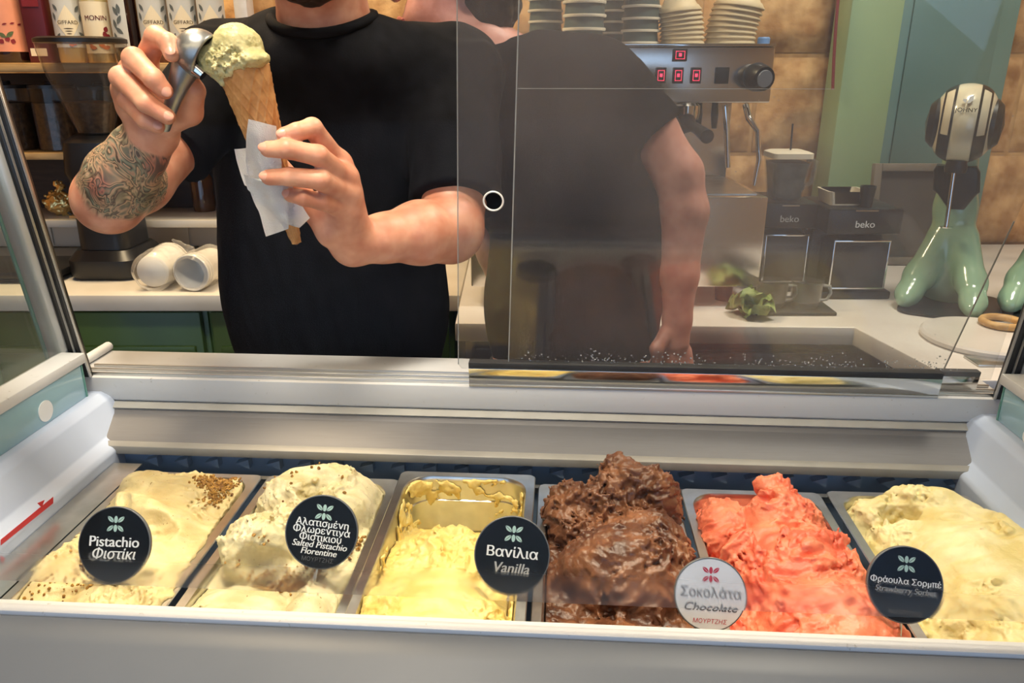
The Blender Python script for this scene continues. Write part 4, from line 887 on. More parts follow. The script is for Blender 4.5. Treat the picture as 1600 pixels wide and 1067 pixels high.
# scoop
sc = empty('ice_cream_scoop', tuple(PY(300, 92, .905))); tag(sc, 'dull grey aluminium ice cream scoop gripped in the tattooed hand', 'scoop')
M_al2 = mat('dull cast aluminium', (0.30, 0.31, 0.31), 0.36, 0.85, var=0.12, scale=40, bump=0.1)
bc = PY(311, 84, .905); rb_ = 0.0262; dirb = (PY(352, 100, .905) - PY(290, 66, .908)).normalized()
prof = [(0.0005, -rb_)] + [(rb_ * math.sin(t), -rb_ * math.cos(t)) for t in np.linspace(0.12, PI / 2 + 0.35, 16)]; ri = rb_ - 0.0016
prof += [(ri * math.sin(t), -ri * math.cos(t)) for t in np.linspace(PI / 2 + 0.35, 0.12, 16)] + [(0.0005, -ri)]
bw = link('bowl', lathe_mesh(prof, 40, False), M_al2); bw.rotation_mode = 'QUATERNION'; bw.rotation_quaternion = dirb.to_track_quat('Z', 'Y'); bw.location = bc; adopt(bw, sc)
hp = [PY(298, 92, .905), PY(288, 110, .903), PY(279, 132, .902), PY(271, 155, .902), PY(264, 176, .905), PY(256, 200, .912)]
adopt(tube('handle', hp, [0.0165, 0.0145, 0.0110, 0.0085, 0.0075, 0.0070], M_al2, None, 16), sc)
adopt(tube('pivot', [PY(306, 108, .893), PY(318, 118, .892)], [0.0075, 0.006], M_chrome, None, 14), sc)
# ================================================================== the room
M_floor = mat('floor tile', (0.16, 0.14, 0.12), 0.5, var=0.1); M_ceil = mat('ceiling paint', (0.55, 0.52, 0.47), 0.8, var=0.03)
M_plaster = mat('ochre plaster', srgb(168, 124, 76), 0.85, col2=srgb(206, 164, 112), scale=14, bump=0.6, bscale=60)
M_stone = mat('sandstone', srgb(160, 114, 68), 0.9, col2=srgb(216, 174, 122), scale=16, bump=0.9, bscale=90)
YW = 2.30
o = struct(box('floor', (-2.6, -6.0, -0.05), (2.6, YW + 0.1, 0.0), M_floor)); o = struct(box('ceiling', (-2.6, -2.6, 2.80), (2.6, YW + 0.1, 2.9), M_ceil))
wbk = struct(box('wall_back', (-2.6, YW, 0.0), (2.6, YW + 0.1, 2.80), M_plaster)); struct(box('wall_left', (-2.6, -2.6, 0.0), (-2.5, YW, 2.80), M_plaster)); struct(box('wall_right', (2.0, -2.6, 0.0), (2.1, YW, 2.80), M_plaster))
def rough_block(w_, h_, sd):
    nx_, nz_ = 16, 12; V = []
    for j in range(nz_ + 1):
        for i in range(nx_ + 1):
            x = (i / nx_ - 0.5) * w_; z = (j / nz_ - 0.5) * h_; e = min(i, nx_ - i, j * 1.0, nz_ - j) / 2.0
            nn = float(fbm(np.array([[x * 14 + sd, sd * 3.1, z * 14]], np.float32), 4)[0])
            y = 0.0 if e <= 0 else -(0.022 * min(1, e) + 0.012 * nn)
            V.append((x, y, z))
    Q = [(j * (nx_ + 1) + i, j * (nx_ + 1) + i + 1, (j + 1) * (nx_ + 1) + i + 1, (j + 1) * (nx_ + 1) + i) for j in range(nz_) for i in range(nx_)]
    return from_np(V, Q)
variants = [rough_block(0.36, 0.255, 3 + 7 * k) for k in range(4)]
for r_ in range(5):
    for c_ in range(11):
        x = -1.9 + c_ * 0.372 + (0.17 if r_ % 2 else 0); z = 1.07 + r_ * 0.268 - 0.02
        ob = link('stone_block', variants[(r_ * 3 + c_) % 4], M_stone, wbk); ob.location = (x, YW - 0.002, z)
# green painted door leaf and its reveal on the right
M_lgreen = mat('pale green paint', srgb(142, 168, 128), 0.45, var=0.04, scale=6); M_teal = mat('grey green paint', srgb(104, 136, 130), 0.35, var=0.06, scale=4)
xg0, xg1, xg2 = PY(1304, 120, 2.2)[0], PY(1384, 120, 2.2)[0], PY(1578, 120, 2.2)[0]
d1 = struct(box('door_1', (xg1, 2.215, 0.0), (xg2, 2.255, 2.3), M_teal, None, 0.004)); box('door_panel', (xg1 + 0.05, 2.207, 1.10), (xg2 - 0.05, 2.2145, 2.15), M_teal, d1, 0.003)
t1 = struct(box('trim_1', (xg0, 2.15, 0.0), (xg1 - 0.001, 2.262, 2.4), M_lgreen, None, 0.006))
t2 = struct(box('trim_2', (PY(367, 15, 2.2)[0], 2.19, 1.03), (PY(388, 15, 2.2)[0], 2.25, 2.6), mat('white painted post', (0.75, 0.76, 0.78), 0.4), None, 0.004))
cb = tube('hanging_cable', [PY(1312, -30, 2.14), PY(1306, 40, 2.14), PY(1303, 90, 2.14), PY(1301, 140, 2.14)], 0.004, mat('red cable', (0.20, 0.03, 0.03), 0.5)); tag(cb, 'thin red cable hanging beside the pale green door trim', 'cable')

# ------------------------------------------------------------------ back counter left
M_top = mat('pale stone worktop', (0.62, 0.56, 0.46), 0.3, col2=(0.72, 0.66, 0.56), scale=8); M_top2 = mat('white stone worktop', (0.66, 0.62, 0.58), 0.3, col2=(0.76, 0.73, 0.70), scale=8)
M_green = mat('olive green cabinet paint', srgb(66, 92, 38), 0.4, var=0.06, scale=8); M_brown = mat('dark stained wood', (0.030, 0.016, 0.009), 0.45, var=0.35, scale=12, aniso_scale=(1, 1, 8)); M_wood = mat('pale oak', srgb(176, 134, 80), 0.5, col2=srgb(214, 176, 118), scale=10, aniso_scale=(1, 8, 8))
tp = box('worktop', (-1.95, 1.735, 0.88), (-0.12, 2.285, 0.92), M_top, None, 0.004); tag(tp, 'pale stone worktop on the olive green cabinets', 'worktop')
for k, (x0, x1) in enumerate(((-1.93, -1.30), (-1.298, -0.735), (-0.733, -0.14))):
    cbn = empty('base_cabinet', ((x0 + x1) / 2, 2.0, 0))
    tag(cbn, ['olive green base cabinet under the end of the worktop far from the server', 'olive green base cabinet under the black coffee grinder', 'olive green base cabinet directly behind the server'][k], 'cabinet', 'olive cabinets')
    adopt(box('carcass', (x0, 1.785, 0.08), (x1, 2.28, 0.879), M_green, None, 0.003), cbn); adopt(box('plinth', (x0 + 0.01, 1.82, 0.0), (x1 - 0.01, 2.2, 0.079), M_black), cbn)
    dr_ = adopt(box('door', (x0 + 0.012, 1.766, 0.10), (x1 - 0.012, 1.7845, 0.868), M_green, None, 0.003), cbn)
    for nm, a, b in (('rail', (x0 + 0.03, 1.756, 0.765), (x1 - 0.03, 1.7655, 0.785)), ('rail', (x0 + 0.03, 1.756, 0.13), (x1 - 0.03, 1.7655, 0.15)), ('stile', (x0 + 0.03, 1.756, 0.151), (x0 + 0.05, 1.7655, 0.764)), ('stile', (x1 - 0.05, 1.756, 0.151), (x1 - 0.03, 1.7655, 0.764))):
        ob = box(nm, a, b, M_green, None, 0.004); ob.parent = dr_; 
bs = box('backsplash', (-1.95, 2.245, 0.921), (-0.12, 2.272, 1.035), mat('cream wall tile', (0.66, 0.60, 0.50), 0.3, var=0.05, scale=6), None, 0.004); struct(bs); bs.name = 'trim_3'
box('ledge', (-1.95, 2.05, 1.016), (-0.62, 2.2445, 1.0365), MATS['cream wall tile'], bs, 0.003)
for k in range(9): box('tile', (-1.94 + k * 0.2, 2.239, 0.926), (-1.746 + k * 0.2, 2.2445, 1.010), MATS['cream wall tile'], bs, 0.002)
# wall shelf
shf = empty('wall_shelf', (-1.2, 2.2, 1.036)); tag(shf, 'two tier pale oak wall shelf with a dark back behind the bottles', 'shelf')
adopt(box('back_panel', (-1.95, 2.245, 1.037), (-0.62, 2.258, 1.405), M_brown), shf)
adopt(box('shelf_board', (-1.95, 2.00, 1.408), (-0.62, 2.258, 1.430), M_wood, None, 0.002), shf); adopt(box('shelf_board', (-1.95, 2.03, 1.196), (-0.62, 2.244, 1.213), M_wood, None, 0.002), shf)
adopt(box('end_panel', (-0.619, 2.03, 1.037), (-0.60, 2.258, 1.407), M_brown, None, 0.002), shf)
# bottles on the upper board
def curve_on(me, r, y_off=0.0):
    for v in me.vertices:
        a = v.co.x / r; z = v.co.y; v.co = (r * math.sin(a), -r * math.cos(a), z + y_off)
def leafshape(bm, cx, cz, ang, l, w_, r):
    pts = [(w_ * math.sin(PI * t) * s_, (t - 0.5) * l) for s_, ts in ((1, np.linspace(0, 1, 6)), (-1, np.linspace(1, 0, 6)[1:-1])) for t in ts]; vs = []
    for x, y in pts:
        X_ = cx + x * math.cos(ang) - y * math.sin(ang); Z_ = cz + x * math.sin(ang) + y * math.cos(ang); vs.append(bm.verts.new((r * math.sin(X_ / r), -r * math.cos(X_ / r), Z_)))
    try: bm.faces.new(vs)
    except ValueError: pass
def strip_label(name, r, z0, z1, m, parent, a0=-1.7, a1=1.7):
    V = []; n_ = 20
    for i in range(n_ + 1):
        a = a0 + (a1 - a0) * i / n_; V += [(r * math.sin(a), -r * math.cos(a), z0), (r * math.sin(a), -r * math.cos(a), z1)]
    return link(name, pyd(V, [(2 * i, 2 * i + 2, 2 * i + 3, 2 * i + 1) for i in range(n_)]), m, parent)
M_lab = mat('pale blue grey label', srgb(206, 208, 204), 0.55, var=0.03); M_cream = mat('cream label', srgb(238, 226, 196), 0.55, var=0.02); M_gold = mat('gold ink', srgb(84, 66, 36), 0.5); M_leafi = mat('grey leaf ink', srgb(96, 104, 104), 0.6); M_oran = mat('orange fruit ink', srgb(206, 122, 70), 0.6); M_berry = mat('berry red ink', srgb(130, 30, 40), 0.6); M_maroon = mat('maroon print', srgb(92, 22, 34), 0.5, var=0.1); M_pinkl = mat('salmon pink label', srgb(226, 150, 118), 0.5, var=0.05)
GL = dict(dark=mat('dark syrup in glass', (0.020, 0.008, 0.008), 0.06, var=0.2, coat=0.6), clear=mat('cloudy clear syrup in glass', srgb(196, 178, 128), 0.08, var=0.05, coat=0.6), red=mat('deep red syrup in glass', (0.06, 0.008, 0.010), 0.06, var=0.2, coat=0.6))
def bottle(u, wpx, glass, kind, label, rz=0.0, y=2.10, group='syrup bottles on the oak shelf'):
    c = PY(u, 88, y); r = wpx * 0.47 / F * (y / 1.065); b = empty('syrup_bottle', (c.x, y, 1.4305)); b.rotation_euler.z = math.atan2(-c.x, y) * -1 * -1 * 0.9 + rz; tag(b, label, 'bottle', group)
    lathe('glass_body', [(0, 0), (r * 0.94, 0), (r, 0.006), (r, 0.175), (r * 0.93, 0.195), (r * 0.5, 0.225), (r * 0.36, 0.245), (r * 0.34, 0.285), (r * 0.4, 0.287), (r * 0.4, 0.296), (0, 0.296)], GL[glass], b, n=32)
    lathe('cap', [(r * 0.42, 0.272), (r * 0.43, 0.300), (r * 0.40, 0.304), (0, 0.304)], M_black, b, n=20)
    rl = r + 0.0006; bm = bmesh.new(); lv = []
    if kind == 'giffard':
        lb = strip_label('label', rl, 0.036, 0.15, M_lab, b)
        bm2 = bmesh.new(); r3 = rl + 0.0004; N = 12; pts = [(0, 0.052), (0.75 * r, 0.092), (0, 0.132), (-0.75 * r, 0.092)]; grid = []
        for i in range(N):
            t0, t1_ = -1 + 2 * i / N, -1 + 2 * (i + 1) / N; q_ = []
            for t, s_ in ((t0, -1), (t1_, -1), (t1_, 1), (t0, 1)): a = t * 0.78; q_.append(bm2.verts.new((r3 * math.sin(a), -r3 * math.cos(a), 0.092 + s_ * 0.042 * (1 - abs(t)))))
            try: bm2.faces.new(q_)
            except ValueError: pass
        link('label_diamond', bmm(bm2), M_cream, lb, False)
        me = text_mesh('GIFFARD', r * 0.36, 0.008); curve_on(me, rl + 0.0008, 0.094); me.materials.clear(); link('lettering', me, M_gold, lb, False)
        for q in range(3):
            bmx = bmesh.new()
            for z_ in (0.080, 0.074, 0.068)[q:q + 1]: leafshape(bmx, 0, z_, PI / 2, r * (0.7 - q * 0.15), 0.0012, rl + 0.0008)
            link('small_print', bmm(bmx), M_gold, lb, False)
        for k, (x, z, an) in enumerate(((-0.75, 0.128, 0.6), (-0.95, 0.108, 0.2), (0.8, 0.126, -0.7), (0.98, 0.105, -0.2), (-0.85, 0.062, 2.4), (-0.6, 0.050, 2.0), (0.9, 0.066, -2.2))): leafshape(bm, x * r, z, an, 0.020, 0.0042, rl + 0.0006)
        link('leaf_print', bmm(bm), M_leafi, lb, False); bm = bmesh.new()
        for x, z in ((0.25, 0.047), (0.5, 0.052), (0.05, 0.044)): leafshape(bm, x * r, z, 0.3, 0.013, 0.0066, rl + 0.001)
        link('fruit_print', bmm(bm), M_oran, lb, False)
    elif kind == 'monin':
        lb = strip_label('label', rl, 0.022, 0.142, M_cream, b)
        me = text_mesh('MONIN', r * 0.50, 0.012); curve_on(me, rl + 0.0006, 0.104); me.materials.clear(); link('lettering', me, M_maroon, lb, False)
        for x, z, an in ((0.5, 0.066, 0.4), (0.62, 0.078, -0.4), (0.75, 0.062, 1.2)): leafshape(bm, x * r, z, an, 0.016, 0.006, rl + 0.0006)
        link('flower_print', bmm(bm), M_berry, lb, False); bm = bmesh.new()
        for x, z, an in ((0.2, 0.040, 1.2), (0.5, 0.036, 1.8), (-0.5, 0.036, 1.4), (-0.7, 0.046, 0.6)): leafshape(bm, x * r, z, an, 0.020, 0.005, rl + 0.0008)
        link('leaf_print', bmm(bm), M_oran, lb, False)
    elif kind == 'leaf':
        lb = strip_label('label', rl, 0.036, 0.15, M_lab, b, -1.7, 0.15)
        for x, z, an in ((-0.6, 0.12, 0.5), (-0.4, 0.10, -0.5), (-0.8, 0.09, 0.2), (-0.5, 0.075, 0.9), (-0.9, 0.06, 0.3), (-0.35, 0.125, 0.1)): leafshape(bm, x * r, z, an, 0.024, 0.005, rl + 0.0006)
        link('leaf_print', bmm(bm), M_leafi, lb, False)
    elif kind == 'pink':
        lb = strip_label('label', rl, 0.026, 0.15, M_pinkl, b)
        for x, z, an in ((0.0, 0.055, 0.3), (-0.3, 0.05, 0.8), (0.25, 0.05, -0.4)): leafshape(bm, x * r, z, an, 0.013, 0.006, rl + 0.0006)
        link('fruit_print', bmm(bm), M_berry, lb, False); bm = bmesh.new(); leafshape(bm, 0.15 * r, 0.066, -0.9, 0.024, 0.005, rl + 0.0006); leafshape(bm, -0.2 * r, 0.064, 0.9, 0.02, 0.005, rl + 0.0006); link('leaf_print', bmm(bm), mat('green leaf ink', srgb(86, 100, 62), 0.6), lb, False)
        bm = bmesh.new()
        for k in range(5): leafshape(bm, (-0.75 + 0.37 * k) * r, 0.090 + 0.002 * (k % 2), PI / 2 + 0.25, 0.012, 0.0022, rl + 0.0006)
        link('script_print', bmm(bm), M_berry, lb, False)
bottle(19, 60, 'dark', 'pink', 'syrup bottle with a salmon pink label showing dark cherries')
bottle(116, 44, 'clear', 'giffard', 'clear syrup bottle with a diamond label beside the maroon carton')
bottle(160, 42, 'clear', 'monin', 'syrup bottle with a cream label printed with a red flower')
bottle(204, 42, 'dark', 'leaf', 'dark syrup bottle with grey leaves on a label turned aside')
bottle(248, 45, 'red', 'giffard', 'red syrup bottle with a diamond label beside the leafy label bottle')
bottle(294, 44, 'dark', 'giffard', 'dark syrup bottle with a diamond label between two others like it')
bottle(338, 42, 'dark', 'giffard', 'dark syrup bottle with a diamond label closest to the white post')
cx = PY(73, 88, 2.1); ct = empty('carton', (cx.x, 2.10, 1.4305)); tag(ct, 'slim maroon carton standing between two syrup bottles', 'carton')
hw = 16.5 / F * 1.97; box('box_body', (-hw, -0.03, 0), (hw, 0.03, 0.27), M_maroon, ct, 0.002)
for z0, z1, m_ in ((0.016, 0.034, M_cream), (0.13, 0.165, M_berry)): box('printed_band', (-hw * 0.75, -0.0312, z0), (hw * 0.75, -0.0302, z1), m_, ct)
# jars, foil packet, amber bottle
def jar(u, y, r, h_, label):
    c = PY(u, 235, y); j = empty('storage_jar', (c.x, y, 1.2135)); tag(j, label, 'jar', 'coffee jars on the lower board')
    lathe('beans', [(0, 0.002), (r * 0.95, 0.002), (r * 0.95, h_ * 0.72), (0, h_ * 0.74)], mat('roasted coffee beans', (0.045, 0.022, 0.010), 0.4, col2=(0.11, 0.058, 0.026), scale=90, bump=0.8, bscale=120), j, n=28)
    lathe('glass_wall', [(r, 0), (r, h_ * 0.94), (r * 0.97, h_ * 0.95)], glassmat('jar glass', (0.93, 0.92, 0.90)), j, n=28, cap=False)
    lathe('lid', [(r * 1.02, h_ * 0.94), (r * 1.02, h_ * 0.99), (r * 0.3, h_), (r * 0.25, h_ * 1.05), (0, h_ * 1.06)], M_black, j, n=28)
jar(28, 2.12, 0.054, 0.165, 'glass jar of coffee beans under the salmon pink bottle'); jar(98, 2.12, 0.054, 0.165, 'glass jar of coffee beans under the maroon carton'); jar(171, 2.165, 0.050, 0.16, 'glass jar of coffee beans behind the grinder hopper')
pf = Prims().ell((0, 0, 0.030), (0.036, 0.026, 0.032), .01).cone((0, 0, 0.05), (0.004, 0, 0.072), .014, .006, .01).ell((0.006, 0, 0.080), (0.014, 0.010, 0.009), .006); ff = pf.field(0.0022)
ff.displace(lambda p, d: -(np.abs(fbm(p * 55, 3)) * 0.010 - 0.003), 0.02); c = PY(84, 338, 2.08)
fp = link('foil_packet', ff.mesh(), mat('crumpled gold foil', (0.80, 0.58, 0.24), 0.28, 0.9, var=0.1)); fp.location = (c.x, 2.12, 1.0395); tag(fp, 'small crumpled gold foil packet with a twisted neck', 'packet')
c = PY(300, 340, 2.1); ab = lathe('amber_bottle', [(0, 0), (0.030, 0), (0.032, 0.01), (0.032, 0.09), (0.020, 0.115), (0.012, 0.125), (0.012, 0.145), (0, 0.146)], mat('amber glass', (0.10, 0.035, 0.008), 0.08, var=0.2, coat=0.5)); ab.location = (c.x, 2.20, 1.0365); tag(ab, 'small amber bottle under the oak shelf beside the server', 'bottle')
# grinder
gx = PY(196, 440, 1.97)[0]; gy = 1.955; gr = empty('coffee_grinder', (gx, gy, 0.9205)); tag(gr, 'black coffee grinder with a clear bean hopper on the worktop', 'grinder')
loft('foot_base', [[(x * s_, y * s_, z) for x, y in rrect(0.088, 0.10, 0.04)] for s_, z in ((0.92, 0), (1.0, 0.012), (1.0, 0.05), (0.80, 0.072))], M_black, gr, True, True)
loft('body', [[(x, y, z) for x, y in rrect(hx, hy, 0.03)] for hx, hy, z in ((0.062, 0.075, 0.073), (0.060, 0.073, 0.24), (0.066, 0.078, 0.26), (0.060, 0.072, 0.33), (0.045, 0.05, 0.345))], M_black, gr, True, True)
fk = box('portafilter_fork', (-0.042, -0.115, 0.158), (0.042, -0.074, 0.166), M_chrome, gr, 0.002); box('fork_bracket', (-0.010, -0.092, 0.128), (0.014, -0.076, 0.1575), M_chrome, fk, 0.002)
lathe('adjust_ring', [(0.018, 0), (0.021, 0.003), (0.021, 0.014), (0.018, 0.017), (0, 0.017)], M_chrome, gr, (0.022, -0.072, 0.245), (PI / 2, 0, 0), 24); lathe('dial', [(0.008, 0), (0.008, 0.008), (0, 0.010)], mat('brass dial', (0.6, 0.42, 0.2), 0.3, 0.9), gr, (0, -0.073, 0.205), (PI / 2, 0, 0), 16)
lathe('hopper', [(0.040, 0.346), (0.043, 0.36), (0.085, 0.48), (0.097, 0.535), (0.098, 0.555)], glassmat('smoked hopper plastic', (0.82, 0.79, 0.76), haze=0.03), gr, n=40, cap=False)
lathe('hopper_lid', [(0.1, 0.553), (0.1, 0.562), (0.09, 0.566), (0, 0.567)], M_black, gr, n=40); lathe('hopper_beans', [(0, 0.35), (0.039, 0.35), (0.062, 0.42), (0, 0.425)], MATS['roasted coffee beans'], gr, n=28)
# wrapped sleeves of cups lying on the worktop
M_film = glassmat('crinkled clear film', (0.95, 0.95, 0.94), ior=1.5, gloss_rough=0.12, haze=0.10, haze_col=(0.9, 0.88, 0.84)); M_paper = mat('white paper cup', (0.74, 0.70, 0.62), 0.6, var=0.03)
for (u, v, r, rz, lab, opn) in ((236, 425, 0.047, 0.02, 'film wrapped sleeve of white paper cups showing a closed cup base', False), (298, 431, 0.045, -0.10, 'film wrapped sleeve of white paper cups showing an open cup mouth', True)):
    c = PY(u, v, 1.76); s_ = empty('cup_sleeve', (c.x, 1.76, 0.9205 + r)); s_.rotation_euler.z = rz; tag(s_, lab, 'cup sleeve', 'sleeves of cups on the worktop')
    n_ = 3
    for k in range(n_):
        me = lathe_mesh([(0, 0), (r * 0.78, 0), (r * 0.80, 0.004), (r * 0.93, 0.085), (r * 0.965, 0.086), (r * 0.965, 0.090), (r * 0.90, 0.090)] + ([(r * 0.76, 0.008), (0, 0.008)]), 28, False)
        ob = link('cup', me, M_paper, s_); ob.rotation_euler = (PI / 2 if opn else -PI / 2, 0, 0); ob.location = (0, 0.092 + k * 0.012 if opn else 0.008 + k * 0.012, 0)
    V = []; na, nl = 40, 26; r3 = random.Random(5)
    for j in range(nl + 1):
        for i in range(na):
            a = 2 * PI * i / na; t = j / nl; y = -0.006 + 0.135 * t; rr = r * (1.0 if 0.06 < t < 0.9 else (0.80 if t <= 0.06 else 0.75)); q_ = np.array([[math.cos(a) * 3 + r * 90, t * 9, math.sin(a) * 3]], np.float32)
            rr += 0.0035 * abs(float(vnoise(q_)[0])) - 0.0008; z_ = max(rr * math.sin(a), -r + 0.0006); V.append((rr * math.cos(a), y, z_))
    link('film', from_np(V, [(j * na + i, j * na + (i + 1) % na, (j + 1) * na + (i + 1) % na, (j + 1) * na + i) for j in range(nl) for i in range(na)]), M_film, s_)
    if opn:
        f = Prims().cone((-0.012, 0.03, r + 0.004), (-0.030, 0.0, r + 0.034), .011, .004, .005).field(0.002); f.displace(lambda p, d: fbm(p * 120, 2) * 0.003, 0.01); link('film_twist', f.mesh(), M_film, s_)
# black scale with cable
sc_ = empty('kitchen_scale', (-1.26, 1.92, 0.9205)); tag(sc_, 'flat black kitchen scale with a bowed cable behind the corner post', 'scale')
box('platform', (-0.15, -0.09, 0.012), (0.15, 0.09, 0.030), M_black, sc_, 0.006); box('base', (-0.13, -0.08, 0), (0.13, 0.08, 0.0115), M_blackmatt, sc_, 0.003)
tube('cable', [Vector((0.10 + 0.05 * math.sin(t * PI), 0.10, 0.012 + 0.13 * t)) for t in np.linspace(0, 1, 12)], 0.003, M_black, sc_)

# ------------------------------------------------------------------ right counter and espresso machine
# L shaped worktop as one slab outline
Lp = [(-0.118, 1.525), (0.70, 1.500), (0.752, 1.215), (1.65, 1.215), (1.65, 2.285), (-0.118, 2.285)]
wt = prism('worktop', [(x, y, 0.88) for x, y in Lp], (0, 0, 0.04), M_top2, None, 0.003); tag(wt, 'white L-shaped worktop carrying the coffee machine and drink mixers', 'worktop')
M_cab = mat('dark cabinet front', (0.035, 0.032, 0.030), 0.5, var=0.1)
cbx = prism('corner_cabinet', [(x, y, 0.0) for x, y in [(-0.10, 1.56), (0.73, 1.535), (0.78, 1.25), (1.62, 1.25), (1.62, 2.27), (-0.10, 2.27)]], (0, 0, 0.879), M_cab); cbr = empty('base_cabinet', (0.7, 1.8, 0)); tag(cbr, 'dark base cabinet under the white L-shaped worktop', 'cabinet'); cbx.name = 'carcass'; adopt(cbx, cbr)
for k in range(2): adopt(box('door', (-0.08 + k * 0.40, 1.520 + 0.012 - 0.02 * k, 0.09), (0.30 + k * 0.40, 1.545 - 0.012 * k, 0.86), M_cab, None, 0.003), cbr)
em = empty('espresso_machine', (0.25, 1.98, 0.9205)); tag(em, 'chrome espresso machine with red lit buttons and stacked cups on top', 'coffee machine')
zt, zb = PY(1100, 73, 1.76)[2], PY(1100, 161, 1.76)[2]; xr = PY(1210, 100, 1.76)[0]; xl = -0.09
M_mirror = mat('mirror polished steel', (0.82, 0.79, 0.77), 0.2, 1.0, var=0.05, scale=6)
hb = adopt(box('upper_housing', (xl, 1.762, zb), (xr, 2.20, zt), M_mirror, None, 0.004), em)
adopt(box('cup_rail', (xl, 1.758, zt + 0.0005), (xr, 2.20, zt + 0.006), M_chrome, None, 0.001), em)
adopt(box('rear_housing', (xl + 0.02, 1.95, 0.99), (xr - 0.03, 2.19, zb - 0.0005), M_mirror, None, 0.004), em)
zd0, zd1 = 0.965, PY(1150, 305, 1.66)[2]
adopt(box('drip_tray', (xl, 1.64, zd0), (PY(1199, 330, 1.64)[0], 2.19, zd1), M_mirror, None, 0.005), em); adopt(box('drip_grille', (xl + 0.02, 1.66, zd1 + 0.0003), (PY(1199, 330, 1.64)[0] - 0.02, 1.94, zd1 + 0.003), M_steel), em)
for x in (xl + 0.05, xr - 0.08):
    for y in (1.70, 2.12): adopt(lathe('foot', [(0, 0), (0.018, 0), (0.022, 0.044), (0, 0.044)], M_black, None, (x, y, 0.9205), None, 16), em)
M_btn = mat('black button', (0.02, 0.012, 0.014), 0.3); M_lit = mat('red button light', (0.95, 0.05, 0.12), emit=1.6)
for (u, v, w_, h_) in ((1033, 118, 8, 12), (1060, 118, 8, 12), (1088, 118, 8, 12), (1063, 86, 11, 9)):
    p = PY(u, v, 1.757); s_ = 1.66 / F; bt = adopt(box('button', (p.x - w_ * s_, 1.757, p.z - h_ * s_), (p.x + w_ * s_, 1.7615, p.z + h_ * s_), M_btn, None, 0.001), em)
    for k in range(4):
        a0 = (p.x - w_ * s_ * 0.65, p.z - h_ * s_ * 0.65); a1 = (p.x + w_ * s_ * 0.65, p.z + h_ * s_ * 0.65); e_ = 0.0010
        lo, hi = [((a0[0], a0[1]), (a1[0], a0[1] + e_)), ((a0[0], a1[1] - e_), (a1[0], a1[1])), ((a0[0], a0[1]), (a0[0] + e_, a1[1])), ((a1[0] - e_, a0[1]), (a1[0], a1[1]))][k]
        l_ = box('light_outline', (lo[0], 1.7562, lo[1]), (hi[0], 1.7568, hi[1]), M_lit, None); l_.location = -em.location; l_.parent = bt; l_.location = (0, 0, 0)
    l_ = box('light_symbol', (p.x - 0.003, 1.7562, p.z - 0.003), (p.x + 0.003, 1.7568, p.z + 0.004), M_lit); l_.parent = bt
p = PY(1129, 118, 1.757); adopt(box('display', (p.x - 0.014, 1.757, p.z - 0.017), (p.x + 0.014, 1.7615, p.z + 0.017), M_black, None, 0.001), em)
p = PY(1180, 119, 1.74); kb = lathe('steam_knob', [(0.020, 0), (0.027, 0.006), (0.030, 0.02), (0.026, 0.045), (0.024, 0.05)], M_black, None, tuple(Vector((p.x, 1.7615, p.z))), (PI / 2 + 0.1, 0, 0.25), 18); adopt(kb, em); lathe('knob_cap', [(0.018, 0.0505), (0.017, 0.053), (0, 0.054)], mat('grey knob cap', (0.22, 0.24, 0.28), 0.35), kb, n=18)
def EP(u, v, y): return PY(u, v, y)
adopt(tube('steam_wand', [EP(1165, 164, 1.78), EP(1170, 185, 1.76), EP(1184, 205, 1.74), EP(1186, 250, 1.73), EP(1178, 290, 1.72)], [0.007, 0.007, 0.006, 0.0055, 0.004], M_chrome, None, 12), em)
adopt(tube('water_pipe', [EP(1133, 164, 1.80), EP(1135, 200, 1.79), EP(1137, 262, 1.78)], 0.006, M_chrome, None, 10), em)
for u in (1070, 905):
    p = EP(u, 172, 1.84); gh = adopt(lathe('group_head', [(0, 0), (0.034, 0), (0.036, 0.012), (0.036, 0.03), (0.028, zb - p.z + 0.02)], M_chrome, None, (p.x, 1.85, p.z - 0.02), None, 28), em)
    pfh = tube('portafilter', [Vector((p.x, 1.83, p.z - 0.026)), Vector((p.x + 0.005, 1.79, p.z - 0.03)), Vector((p.x + 0.012, 1.745, p.z - 0.036)), Vector((p.x + 0.018, 1.685, p.z - 0.046))], [0.026, 0.012, 0.012, 0.015], M_black, None, 14); adopt(pfh, em)
for u in (1092, 1117):
    p = EP(u, 165, 1.86); adopt(tube('spout', [p + Vector((0, 0, 0.01)), p + Vector((0, -0.004, -0.02)), p + Vector((0, -0.01, -0.05))], [0.007, 0.009, 0.006], M_black, None, 10), em)
# cups and bowls on the machine
M_cup = mat('dark green grey paper', srgb(74, 88, 84), 0.55, var=0.05); M_rim = mat('white paper rim', srgb(232, 222, 200), 0.6, var=0.03)
def paper_cup():
    r = 0.044; root = empty('paper_cup')
    lathe('wall', [(0, 0.002), (r * 0.70, 0), (r * 0.72, 0.002), (r * 0.97, 0.098), (r * 0.92, 0.098), (r * 0.66, 0.005), (0, 0.005)], M_cup, root, n=28, cap=False)
    lathe('rim', [(r * 0.92, 0.098), (r * 1.03, 0.0965), (r * 1.045, 0.099), (r * 1.02, 0.102), (r * 0.94, 0.102), (r * 0.92, 0.099)], M_rim, root, n=28, cap=False)
    return root
ORD = ['lowest in', 'second from the bottom of', 'third from the bottom of', 'fourth from the bottom of', 'fifth from the bottom of', 'sixth from the bottom of', 'seventh from the bottom of', 'eighth from the bottom of']
pcup = paper_cup(); first = True; ztc = zt + 0.0065
